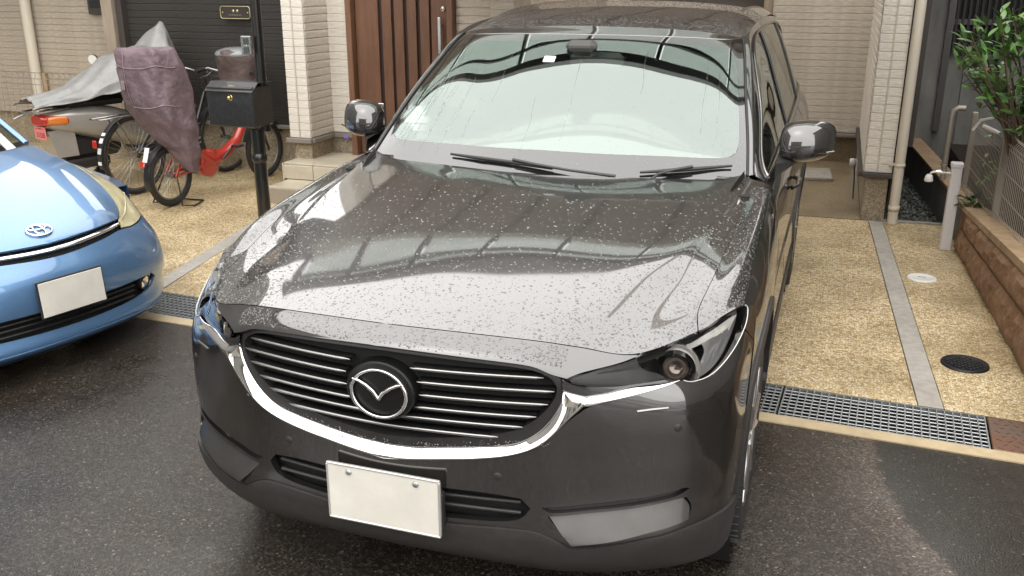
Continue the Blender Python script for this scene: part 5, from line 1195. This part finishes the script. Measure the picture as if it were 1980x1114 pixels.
# ------------------------------------------------------------ bicycles and scooter
def wheel_parts(parent, c, Rr, hub_w=.05, spokes=24, rim='satin_silver', tyre_r=.020):
    w = bpy.data.objects.new('wheel', None); C.objects.link(w); w.parent = parent; w.location = c; w.empty_display_size = .1
    MB().tube([(0, (Rr-tyre_r)*math.cos(t), (Rr-tyre_r)*math.sin(t)) for t in np.linspace(0, 2*math.pi, 49)[:-1]], tyre_r, 10, closed=True).build('tyre', MT['rubber'], w)
    MB().tube([(0, (Rr-2.1*tyre_r-.004)*math.cos(t), (Rr-2.1*tyre_r-.004)*math.sin(t)) for t in np.linspace(0, 2*math.pi, 49)[:-1]], .011, 8, closed=True, flat=.7).build('rim', MT[rim], w)
    mb = MB()
    for k in range(spokes):
        a = 2*math.pi*k/spokes; b_ = a+(.55 if k % 2 else -.55); sx = .022 if k % 4 < 2 else -.022
        mb.tube([(sx, .02*math.cos(b_), .02*math.sin(b_)), (0, (Rr-2.4*tyre_r)*math.cos(a), (Rr-2.4*tyre_r)*math.sin(a))], .0016, 4, caps=False)
    mb.build('spokes', MT['spoke'], w); MB().tube([(-.05, 0, 0), (.05, 0, 0)], .020, 12).build('hub', MT['dark_silver'], w); return w
def bow(cy, cz, r, a0, a1, w, mtn, parent, nm, n=16, th=.004):
    A_ = []
    for t in np.linspace(R(a0), R(a1), n): A_.append([(x, cy+(r-.5*abs(x)**1.0*.3)*math.cos(t), cz+(r-.5*abs(x)*.3)*math.sin(t)) for x in np.linspace(-w, w, 5)])
    return MB().grid(np.array(A_)).build(nm, MT[mtn], parent)
# red electric bicycle, rear wheel towards the viewer (local y runs from rear to front wheel)
eb = empty('electric_bicycle', (-4.14, 4.31, 0), 'red electric bicycle with small wheels and a purple-covered child seat', 'bicycle', rz=R(-3))
WB, RR_ = 1.30, .255
wheel_parts(eb, (0, 0, RR_), RR_, tyre_r=.026, spokes=20); wheel_parts(eb, (.0, WB, RR_+.02), RR_+.02, tyre_r=.026, spokes=20)
fr = MB().tube([(0, .36, .40), (0, .50, .30), (0, .72, .33), (0, .90, .42), (0, 1.02, .56), (0, 1.08, .78)], [.055, .07, .055, .042, .038, .034], 14).build('frame', MT['bike_red'], eb)
MB().tube([(0, .44, .40), (0, .33, .60), (0, .28, .78)], [.034, .026, .022], 10).build('seat_tube', MT['bike_red'], fr)
for sx in (-.06, .06): MB().tube([(sx, 0, RR_), (sx*.8, .25, .27), (sx*.5, .42, .28)], .013, 8).build('chain_stay', MT['bike_red'], fr); MB().tube([(sx, 0, RR_), (sx*.6, .30, .62)], .010, 8).build('seat_stay', MT['bike_red'], fr)
MB().lathe([(0, -.055), (.10, -.050), (.125, -.03), (.125, .03), (.10, .05), (0, .055)], (0, .48, .285), 'X', 28).build('motor_housing', MT['bike_red'], fr)
MB().bbox((0, .36, .56), (.085, .10, .34), .02, rx=R(16)).build('battery', MT['bike_black'], eb)
for z in (.48, .52): MB().bbox((.045, .34+.0, z), (.008, .06, .014), .002, rx=R(16)).build('battery_light', MT['satin_silver'], eb)
for sx in (-.05, .05): MB().tube([(sx, WB, RR_+.02), (sx, 1.18, .58), (sx*.4, 1.14, .66)], .013, 8).build('fork_leg', MT['bike_black'], eb)
MB().tube([(0, 1.15, .60), (0, 1.10, .80), (0, 1.04, 1.0)], .018, 10).build('steering_stem', MT['bike_black'], eb)
MB().tube([(-.30, .84, 1.03), (-.27, .93, 1.05), (-.12, 1.02, 1.0), (.12, 1.02, 1.0), (.27, .93, 1.05), (.30, .84, 1.03)], .012, 8).build('handlebar', MT['satin_silver'], eb)
for sx in (-1, 1): MB().tube([(sx*.28, .90, 1.04), (sx*.30, .80, 1.03)], .018, 10).build('grip', MT['bike_black'], eb); MB().tube([(sx*.25, .97, 1.03), (sx*.28, .92, .98), (sx*.29, .84, .97)], .007, 6).build('brake_lever', MT['satin_silver'], eb)
cr = MB().lathe([(0, -.06), (.07, -.06), (.075, -.066), (0, -.07)], (0, .60, .30), 'X', 24).build('chainring', MT['bike_black'], eb)
for sg, zz, yy in ((1, .10, .14), (-1, -.10, -.14)):
    MB().tube([(sg*.07, .60, .30), (sg*.085, .60+yy, .30+zz)], .010, 8).build('crank_arm', MT['bike_black'], cr); MB().bbox((sg*.13, .60+yy, .30+zz), (.09, .075, .02), .004).build('pedal', MT['bike_black'], cr)
MB().bbox((0, .22, .80), (.15, .26, .06), .025).build('saddle', MT['bike_black'], eb)
bow(0, RR_, RR_+.022, 55, 195, .032, 'bike_black', eb, 'rear_mudguard'); bow(WB, RR_+.02, RR_+.045, 20, 160, .030, 'bike_black', eb, 'front_mudguard')
rs = MB().bbox((-.02, -.275, .40), (.050, .02, .055), .008, rx=R(-20)).build('rear_reflector', MT['reflector_red'], eb)
MB().bbox((.015, -.262, .475), (.045, .006, .12), .002, rx=R(-22)).build('safety_sticker', MT['sky_white'], eb)
MB().tube([(-.07, 0, RR_), (-.16, -.06, .03), (-.17, .02, .012), (-.15, .20, .012), (.13, .22, .012), (.19, .04, .012), (.15, -.06, .03), (.07, 0, RR_)], .007, 6).build('kickstand', MT['bike_black'], eb)
# front child seat bundle under a brown cover with a grey lid
P = []
for z, rx_, ry_, cx, cy in ((.78, .10, .10, 0, 1.02), (.84, .15, .14, -.01, 1.04), (.94, .18, .17, -.02, 1.06), (1.05, .20, .19, -.03, 1.08), (1.12, .215, .20, -.03, 1.08), (1.17, .22, .205, -.03, 1.08), (1.20, .20, .19, -.03, 1.08), (1.215, .10, .10, -.03, 1.08)):
    P.append([(cx+rx_*math.cos(t)*(1+.05*math.sin(5*t+z*20)), cy+ry_*math.sin(t)*(1+.05*math.sin(4*t-z*15)), z+.012*math.sin(3*t)) for t in np.linspace(0, 2*math.pi, 33)])
fb = MB().grid(np.array(P)).build('front_seat_cover', MT['cover_brown'], eb)
fb.data.materials.append(MT['cover_lid'])
MB().lathe([(0, 1.235), (.12, 1.228), (.19, 1.205), (.215, 1.175), (.205, 1.160)], (-.03, 1.08, 0), 'Z', 32).build('cover_lid', MT['cover_lid'], fb)
# purple rain cover over the rear child seat
tag_pc = []
rows = [  # z, x range, y range (local to bicycle)
 (.31, .12, .22, .02, .12), (.44, .03, .24, -.04, .16), (.58, -.09, .235, -.10, .19), (.70, -.20, .23, -.16, .21), (.82, -.265, .215, -.20, .22), (.94, -.28, .20, -.21, .22), (1.06, -.29, .19, -.21, .21), (1.18, -.29, .165, -.21, .19), (1.27, -.285, .13, -.20, .17), (1.29, -.27, .11, -.18, .15)]
A_ = []
g = random.Random(5); ph = [g.uniform(0, 6) for _ in range(6)]
NR, NA = 46, 72
zs = np.linspace(rows[0][0], rows[-1][0], NR); rr_ = np.array(rows)
for i, z in enumerate(zs):
    x0, x1, y0, y1 = (np.interp(z, rr_[:, 0], rr_[:, k]) for k in (1, 2, 3, 4)); cx, cy, hx, hy = (x0+x1)/2, (y0+y1)/2, (x1-x0)/2, (y1-y0)/2; row = []
    for t in np.linspace(0, 2*math.pi, NA+1):
        c_, s_ = math.cos(t), math.sin(t); e = .60; X = math.copysign(abs(c_)**e, c_); Y = math.copysign(abs(s_)**e, s_)
        f = 1+.035*math.sin(3*t+9*z+ph[0])+.025*math.sin(7*t-14*z+ph[1])+.018*math.sin(11*t+23*z+ph[2])+.03*math.sin(2*t+31*z+ph[3])*(z < .75)
        row.append((cx+hx*X*f, cy+hy*Y*f, z+.012*math.sin(4*t+ph[4])+.02*math.sin(2*t+ph[5])*(z < .5)))
    A_.append(row)
A_ = np.array(A_); mb = MB().grid(A_); mb.add([tuple(p) for p in A_[-1, :-1]]+[tuple(A_[-1, :-1].mean(0)+[0, 0, .01])], [(i, (i+1) % NA, NA) for i in range(NA)], True)
pc = mb.build('child_seat_cover', MT['cover_purple'], eb)
def seam_at(z, a0=0, a1=NA, off=.004, nm='seam', dz=0):
    i = int(np.argmin(abs(zs-z))); ctr = A_[i].mean(0); pts = []
    for k in range(a0, a1+1):
        p = A_[min(NR-1, max(0, i+int(round(dz*(k-a0)/max(1, a1-a0))))), k % NA]; d = p-ctr; d[2] = 0; d /= np.linalg.norm(d); pts.append(tuple(p+d*off))
    MB().tube(pts, .004, 5).build(nm, MT['cover_trim'], pc)
seam_at(1.17, 36, 72); seam_at(.86, 36, 72)
k = 52; MB().tube([tuple(A_[i, k]+[0, -.004, 0]) for i in range(int(NR*.55), NR-1)], .004, 5).build('seam', MT['cover_trim'], pc)
MB().bbox((-.13, -.262, 1.02), (.036, .006, .07), .003, rz=R(-4)).build('mark', MT['cover_trim'], pc)
fl_ = [[tuple(A_[i, kk]+np.array([0, -.012, 0])) for kk in range(38, 53)] for i in range(int(NR*.56), int(NR*.86))]
MB().grid(np.array(fl_)).build('pocket_flap', MT['cover_purple'], pc)

# black city bicycle with a large rear wheel
cb = empty('city_bicycle', (-4.73, 4.60, 0), 'dark city bicycle with a large wheel, half hidden behind the purple cover', 'bicycle', rz=R(-8))
wheel_parts(cb, (0, 0, .345), .345, tyre_r=.019, spokes=32, rim='dark_silver'); wheel_parts(cb, (0, 1.12, .345), .345, tyre_r=.019, spokes=32)
bow(0, .345, .368, 50, 190, .028, 'bike_black', cb, 'rear_mudguard'); bow(1.12, .345, .368, 20, 150, .028, 'bike_black', cb, 'front_mudguard')
for a_, l_ in ((166, .05), (152, .045), (143, .03), (182, .03)):
    t = R(a_); MB().bbox((0, .373*math.cos(t), .345+.373*math.sin(t)), (.040, .006, l_), .002, rx=R(a_-180)).build('safety_sticker', MT['sky_white'], cb)
MB().bbox((0, -.40, .50), (.045, .022, .065), .008).build('rear_reflector', MT['reflector_red'], cb)
MB().tube([(0, 0, .345), (0, .42, .30), (0, .36, .62), (0, 0, .345)], .012, 8).tube([(0, .42, .30), (0, .72, .45), (0, .90, .80)], .018, 8).tube([(0, .36, .62), (0, .33, .86)], .014, 8).tube([(0, 1.12, .345), (0, .96, .72), (0, .90, .95)], .014, 8).build('frame', MT['bike_black'], cb)
MB().bbox((0, .30, .89), (.17, .26, .07), .03).build('saddle', MT['bike_black'], cb)
MB().tube([(-.28, .68, 1.02), (-.22, .82, 1.04), (0, .90, .98), (.22, .82, 1.04), (.28, .68, 1.02)], .011, 8).build('handlebar', MT['satin_silver'], cb)
MB().tube([(-.06, -.36, .70), (.06, -.36, .70), (.06, .20, .70), (-.06, .20, .70)], .007, 6, closed=True).tube([(.05, -.2, .70), (.05, 0, .345)], .006, 6).tube([(-.05, -.2, .70), (-.05, 0, .345)], .006, 6).build('rear_rack', MT['dark_silver'], cb)
P = [[(-.17+.34*i/8, 1.0+(.26*j/1), z) for i in range(9)] for j, z in ((0, .68), (1, .68))]
bk = MB()
for z in (.70, .78, .86, .94): bk.tube([(-.17, .98, z), (.17, .98, z), (.18, 1.28, z), (-.18, 1.28, z)], .004, 5, closed=True)
for i in range(9): x = -.17+.34*i/8; bk.tube([(x, .98, .94), (x, .99, .69), (x, 1.25, .69), (x, 1.28, .94)], .003, 4)
bk.build('basket', MT['bike_black'], cb)

# motor scooter under a grey half cover (tail towards the viewer)
sc = empty('motor_scooter', (-5.38, 4.28, .04), 'silver motor scooter under a grey cover with a pink number plate', 'scooter', rz=R(-14))
def loft(rows, n=28, e=.7):
    A_ = []
    for y, cz, hx, hz, cx in rows:
        r_ = []
        for t in np.linspace(0, 2*math.pi, n+1):
            c_, s_ = math.cos(t), math.sin(t); r_.append((cx+hx*math.copysign(abs(c_)**e, c_), y, cz+hz*math.copysign(abs(s_)**e, s_)))
        A_.append(r_)
    mb = MB().grid(np.array(A_)); mb.add([tuple(p) for p in np.array(A_[0])[:-1]], [tuple(range(n))], True); mb.add([tuple(p) for p in np.array(A_[-1])[:-1]], [tuple(range(n))], True); return mb
body = loft([(-.02, .62, .10, .060, 0), (.04, .62, .135, .085, 0), (.18, .605, .165, .115, 0), (.40, .57, .18, .15, 0), (.62, .52, .185, .17, 0), (.85, .45, .17, .16, 0), (.98, .38, .14, .12, 0)]).build('body', MT['scooter_silver'], sc)
tl = loft([(-.055, .625, .075, .038, 0), (-.02, .625, .115, .055, 0), (.05, .625, .150, .058, 0), (.14, .62, .168, .045, 0)]).build('tail_light', MT['reflector_red'], sc)
for sg in (1, -1): loft([(-.025, .628, .030, .034, sg*.105), (.03, .628, .034, .040, sg*.128), (.12, .622, .022, .034, sg*.158)]).build('indicator', MT['lamp_orange'], tl)
fd = MB().add([(-.085, -.02, .53), (.085, -.02, .53), (.10, .04, .30), (-.10, .04, .30), (-.12, .20, .56), (.12, .20, .56), (.12, .22, .30), (-.12, .22, .30)], [(0,1,2,3), (1,5,6,2), (4,0,3,7), (3,2,6,7), (0,4,5,1), (4,7,6,5)]).build('rear_mudguard', MT['scooter_silver'], sc)
npz = MB(); poly = [(-.082, -.045), (-.082, .040), (-.065, .057), (.065, .057), (.082, .040), (.082, -.045), (.074, -.053), (-.074, -.053)]
npz.prism([(x, z) for x, z in poly], -.004, 0, 'Y'); npz.v = [(x, y-.035, z+.515) for x, y, z in npz.v]; npl = npz.build('number_plate', MT['pink_plate'], sc)
def text_mesh(s, size, parent, mt, loc, rot=(R(90), 0, 0), name='lettering', sx=1):
    cu = bpy.data.curves.new('txt', 'FONT'); cu.body = s; cu.size = size; cu.align_x = 'CENTER'; cu.align_y = 'CENTER'; cu.extrude = .0006
    to = bpy.data.objects.new('txt', cu); C.objects.link(to); bpy.context.view_layer.update()
    me = bpy.data.meshes.new_from_object(to.evaluated_get(bpy.context.evaluated_depsgraph_get())); bpy.data.objects.remove(to); bpy.data.curves.remove(cu)
    me.materials.clear(); me.name = name; o = link(name, me, MT[mt], parent); o.location = loc; o.rotation_euler = rot; o.scale = (sx, 1, 1); return o
text_mesh('31528', .062, npl, 'pink_text', (.008, -.0405, .500), sx=.8); 
for x in (-.05, .05): MB().lathe([(0, -.003), (.005, -.003), (.006, 0)], (x, -.0395, .556), 'Y', 10).build('plate_bolt', MT['pink_text'], npl)
MB().bbox((0, -.0385, .557), (.05, .001, .010), .0003).build('plate_mark', MT['pink_text'], npl); MB().bbox((-.068, -.0395, .478), (.022, .001, .026), .0003).build('plate_sticker', MT['pale_gold'], npl)
w = wheel_parts(sc, (0, .36, .215), .215, tyre_r=.045, spokes=8, rim='dark_silver'); wheel_parts(sc, (0, 1.52, .215), .215, tyre_r=.04, spokes=8, rim='dark_silver')
MB().bbox((0, .38, .36), (.20, .62, .22), .05).bbox((.10, .30, .22), (.05, .45, .09), .02).build('engine', MT['bike_black'], sc)
MB().bbox((0, 1.05, .26), (.30, .42, .06), .02).build('footboard', MT['bike_black'], sc)
loft([(1.22, .55, .20, .30, 0), (1.32, .62, .19, .32, 0), (1.45, .62, .12, .25, 0)]).build('leg_shield', MT['scooter_silver'], sc)
MB().tube([(0, 1.50, .22), (0, 1.36, .60), (0, 1.22, .98)], .03, 8).tube([(-.33, 1.10, 1.04), (0, 1.20, 1.0), (.33, 1.10, 1.04)], .015, 8).build('steering_column', MT['bike_black'], sc)
MB().bbox((0, .45, .745), (.26, .62, .09), .04).build('saddle', MT['bike_black'], sc)
MB().tube([(-.12, -.10, .70), (-.12, .18, .715), (.12, .18, .715), (.12, -.10, .70)], .009, 6, closed=True).tube([(-.12, -.04, .69), (-.16, -.16, .64)], .008, 6).build('rear_carrier', MT['galvanised'], sc)
mm_ = MB().lathe([(0, .0), (.5, -.0), (.9, .12), (1, .35), (1, .5)], n=28); mm_.v = [(x*.078-.70, z*.02+1.02, y*.050+1.03) for x, y, z in mm_.v]; mr = mm_.build('mirror', MT['bike_black'], sc)
mm_ = MB().lathe([(0, 0), (.5, 0), (.95, 0)], n=28); mm_.v = [(x*.076-.70, 1.014, y*.048+1.03) for x, y, z in mm_.v]; mm_.build('mirror_face', MT['white_plastic'], mr)
MB().tube([(-.70, 1.03, 1.0), (-.55, 1.08, .98), (-.28, 1.10, 1.03)], .006, 6).build('mirror_stem', MT['bike_black'], mr)
# draped cover
U_, V_ = 44, 52; A_ = []
for j in range(V_):
    t = j/(V_-1); y = -.13+1.55*t
    ridge = np.interp(y, [-.20, -.10, .10, .30, .50, .70, .90, 1.08, 1.22, 1.32, 1.42], [.80, .83, .85, .89, .99, 1.11, 1.16, 1.19, 1.33, 1.41, 1.10])
    hw = np.interp(y, [-.20, .1, .4, .7, 1.0, 1.2, 1.32, 1.42], [.13, .17, .24, .34, .38, .26, .10, .12]); drop = np.interp(y, [-.20, .1, .45, .8, 1.2, 1.42], [.02, .03, .05, .16, .48, .60])
    row = []
    for i in range(U_):
        s_ = -1+2*i/(U_-1); a_ = abs(s_); k = min(1, a_/.62); k2 = max(0, (a_-.62)/.38)
        x = math.copysign(hw*(k**.9)+.02*k2, s_); z = ridge-(.05+.30*max(0, ridge-.82))*k**1.8-drop*k2
        z += .010*math.sin(9*t*3+s_*6)*k+.008*math.sin(s_*17+t*21); x += .012*math.sin(t*38+s_*3)*k2
        row.append((x, y+.012*math.sin(s_*11)*k2-(.03*k2 if j == 0 else 0), z))
    A_.append(row)
cv = MB().grid(np.array(A_)).build('scooter_cover', MT['cover_silver'], None); cv.location = sc.location; cv.rotation_euler = sc.rotation_euler
sm = cv.modifiers.new('th', 'SOLIDIFY'); sm.thickness = .006
tag(cv, 'grey waterproof cover draped over the silver motor scooter', 'cover')

# ------------------------------------------------------------ letterbox post, intercom, nameplate
mp_ = empty('letterbox_post', (-2.85, 3.72, 0), 'black pole carrying a black letterbox, between the bicycles and the SUV', 'letterbox')
MB().tube([(0, 0, 0), (0, 0, .80)], .048, 20).build('lower_pole', MT['post_black'], mp_)
MB().lathe([(.048, .56), (.056, .57), (.058, .60), (.048, .625)], axis='Z', n=20).build('collar', MT['post_black'], mp_)
MB().tube([(0.03, .06, .78), (.03, .06, 1.95)], .036, 18).build('upper_pole', MT['post_black'], mp_)
bx = MB(); bx.bbox((-.125, .0, .965), (.385, .24, .285), .010).build('letterbox', MT['mailbox_black'], mp_)
lb = [c_ for c_ in mp_.children if c_.name.startswith('letterbox')][0]
lid = MB().add([(-.32, -.135, 1.075), (.072, -.135, 1.075), (.072, -.05, 1.135), (-.32, -.05, 1.135), (.072, .125, 1.125), (-.32, .125, 1.125)], [(0, 1, 2, 3), (3, 2, 4, 5)]).build('lid', MT['mailbox_black'], lb)
sd_ = lid.modifiers.new('th', 'SOLIDIFY'); sd_.thickness = .006
MB().lathe([(0, -.022), (.010, -.021), (.015, -.012), (.017, -.004), (.022, 0)], (-.122, -.120, 1.03), 'Y', 22).build('knob', MT['gold'], lb)
tx = text_mesh('ASU', .034, lb, 'yellow_print', (-.122, -.100, 1.104), rot=(R(36), 0, 0), name='yellow_logo', sx=.9)
ic = empty('intercom', (-2.86, 3.70, 1.385), 'small grey intercom panel fixed high on the black pole', 'intercom')
MB().bbox((0, 0, 0), (.085, .03, .125), .005).build('case', MT['dark_silver'], ic); MB().bbox((.002, -.016, .028), (.045, .004, .045), .002).build('camera_window', MT['window_dark'], ic); MB().bbox((.002, -.016, -.032), (.045, .004, .045), .002).build('speaker', MT['window_dark'], ic); MB().lathe([(0, -.019), (.005, -.018), (.006, -.015)], (.004, 0, -.003), 'Y', 12).build('button', MT['rim_silver'], ic)
nm = empty('nameplate', (-4.385, 5.79, 1.515), 'dark nameplate with pale gold rim on the black wall', 'nameplate')
def rr_poly(w, h, r, n=5): return [(sx*(w-r)+r*math.cos(a), sz*(h-r)+r*math.sin(a)) for sx, sz, a0 in ((1, 1, 0), (-1, 1, 90), (-1, -1, 180), (1, -1, 270)) for a in [R(a0+90*k/n) for k in range(n+1)]]
MB().prism(rr_poly(.165, .058, .022), -.006, 0, 'Y').build('plate', MT['sign_brown'], nm)
MB().tube([(x, -.008, z) for x, z in rr_poly(.162, .055, .022)], .0045, 6, closed=True).build('rim', MT['pale_gold'], nm)
for x in (-.138, .138): MB().lathe([(0, -.012), (.006, -.011), (.007, -.006)], (x, 0, 0), 'Y', 12).build('screw', MT['pale_gold'], nm)
for x in (-.022, .022): MB().lathe([(0, -.0085), (.011, -.008), (.013, -.006)], (x, 0, .014), 'Y', 14).build('raised_mark', MT['pale_gold'], nm)
for k in range(8): MB().box((-.068+.0185*k, -.0068, -.022), (.009, .001, .010)).build('small_mark', MT['cover_trim'], nm)

# ------------------------------------------------------------ shrub over the fence, creepers
def leaf_mesh(name, L_, W, mtn, fold=.25, curl=.12):
    rows = []; n = 7
    for k in range(n):
        t = k/(n-1); w = W*math.sin(math.pi*min(1, t*.97+.03))**.8*(1-.25*t)/2 if 0 < k < n-1 else .0006
        rows.append([(-w, L_*t, w*fold-curl*L_*t*t), (0, L_*t, -curl*L_*t*t), (w, L_*t, w*fold-curl*L_*t*t)])
    mb = MB().grid(np.array(rows)); me = bpy.data.meshes.new(name); me.from_pydata(mb.v, [], mb.f); me.polygons.foreach_set('use_smooth', [True]*len(mb.f)); me.materials.append(MT[mtn]); return me
LM = [leaf_mesh('leaf', .085, .034, 'leaf_green'), leaf_mesh('leaf', .095, .036, 'leaf_green', .3, .2), leaf_mesh('leaf', .07, .030, 'leaf_pale', .2, .1), leaf_mesh('leaf', .08, .034, 'leaf_dark')]
RUST = leaf_mesh('leaf', .085, .036, 'leaf_rust')
sh = empty('shrub', (2.33, 4.40, .30), 'leafy green evergreen shrub leaning over the fence at the upper right', 'shrub')
g = random.Random(12); count = 0; stems = MB(); tips = []
def add_leaf(parent, p, d, me, s=1.0, name='leaf'):
    o = link(name, me, None, parent); o.location = p
    q = Vector(d).to_track_quat('Y', 'Z'); o.rotation_euler = (q.to_matrix() @ Matrix.Rotation(g.uniform(-.7, .7), 3, 'Y')).to_euler(); o.scale = (s,)*3; return o
ctrs = []
for k in range(75):
    # branch tips spread over the crown; the side towards the car is the visible one
    a = g.uniform(0, 2*math.pi); rad = g.uniform(.25, .62); h = g.uniform(.80, 1.75)
    if k < 50:
        h = g.uniform(.68, 1.42); lim = .16+.42*min(1, max(0, (h-.66)/.35)); tip = Vector((-g.uniform(-.02, 1)*lim-.04, g.uniform(-.45, .30), h))
    else: tip = Vector((.25+math.cos(a)*rad*.6, math.sin(a)*rad*1.15-.10, h+.05*math.sin(a)))
    base = Vector((g.uniform(-.08, .08), g.uniform(-.15, .15), 0)); mid = base.lerp(tip, .55)+Vector((g.uniform(-.08, .08), g.uniform(-.08, .08), .12))
    stems.tube([base, mid, tip], [.012, .007, .003], 5); ctrs.append((mid, tip))
stems.build('branches', MT['bark'], sh)
vis = 0; rest = MB()
for mid, tip in ctrs:
    dirv = (tip-mid).normalized()
    for j in range(14):
        t = g.random()**.7; p = mid.lerp(tip, .35+.65*t)+Vector((g.gauss(0, .025),)*3)
        out = Vector((g.gauss(0, 1), g.gauss(0, 1), g.gauss(-.25, .5)))+dirv*1.2
        out.normalize(); me = g.choices(LM, [5, 4, 2, 3])[0]; s_ = g.uniform(.85, 1.3)
        if tip.x < .12 and vis < 295 and j % 3:
            add_leaf(sh, p, out, me if g.random() > .02 else RUST, s_); vis += 1
        else:
            q = out.to_track_quat('Y', 'Z').to_matrix(); b_ = len(rest.v); rest.add([tuple(q @ (v.co*s_)+p) for v in me.vertices], [tuple(f.vertices) for f in me.polygons], True)
o = rest.build('foliage', MT['leaf_green'], sh, fix=False); o['kind'] = 'stuff'
vn = empty('creeper', (2.13, 5.28, .30), 'thin pale green creeper climbing the fence beside the tap post', 'plant')
st_ = [(.0, 0, 0), (-.02, .02, .18), (.01, .0, .36), (.0, .02, .50)]; MB().tube(st_, .004, 5).build('stem', MT['bark'], vn)
for k in range(16): z = g.uniform(.12, .50); add_leaf(vn, (g.uniform(-.05, .04), g.uniform(-.06, .05), z), (g.gauss(0, 1), g.gauss(-.6, .5), g.gauss(-.3, .4)), LM[2], g.uniform(.6, .95))
gp = empty('ground_plant', (2.03, 4.93, .31), 'low dark green plant at the corner where wall and tap post meet', 'plant')
for k in range(60):
    a = g.uniform(0, 6.28); d = (math.cos(a), math.sin(a)*.9, g.uniform(.05, .6)); add_leaf(gp, (d[0]*.07*g.random(), d[1]*.10*g.random(), .01+.08*g.random()), d, LM[g.choice((0, 3, 3))], g.uniform(.55, .9))
for i, (bx_, by_, bz_, hh) in enumerate(((2.75, 2.7, .27, 1.0), (2.9, 5.4, .27, 1.1), (2.65, 1.9, .3, .7))):
    bs = empty('bush', (bx_, by_, bz_), ('dark green bush behind the near end of the mesh fence', 'dark green bush in shade behind the far end of the fence', 'low bush behind the fence at the right edge of the photo')[i], 'bush', 'bushes behind the fence')
    mb = MB(); 
    for k in range(520):
        a = g.uniform(0, 6.28); r_ = .42*math.sqrt(g.random()); z = hh*g.random(); p = Vector((math.cos(a)*r_, math.sin(a)*r_*1.6, z)); out = Vector((g.gauss(0, 1), g.gauss(0, 1), g.gauss(.1, .5))).normalized(); q = out.to_track_quat('Y', 'Z').to_matrix(); me = g.choice(LM)
        mb.add([tuple(q @ (v.co*g.uniform(.7, 1))+p) for v in me.vertices], [tuple(f.vertices) for f in me.polygons], True)
    o = mb.build('foliage', MT['leaf_dark' if i != 0 else 'leaf_green'], bs, fix=False); o['kind'] = 'stuff'
    MB().tube([(0, 0, 0), (.02, 0, hh*.7)], .012, 6).build('stem', MT['bark'], bs)
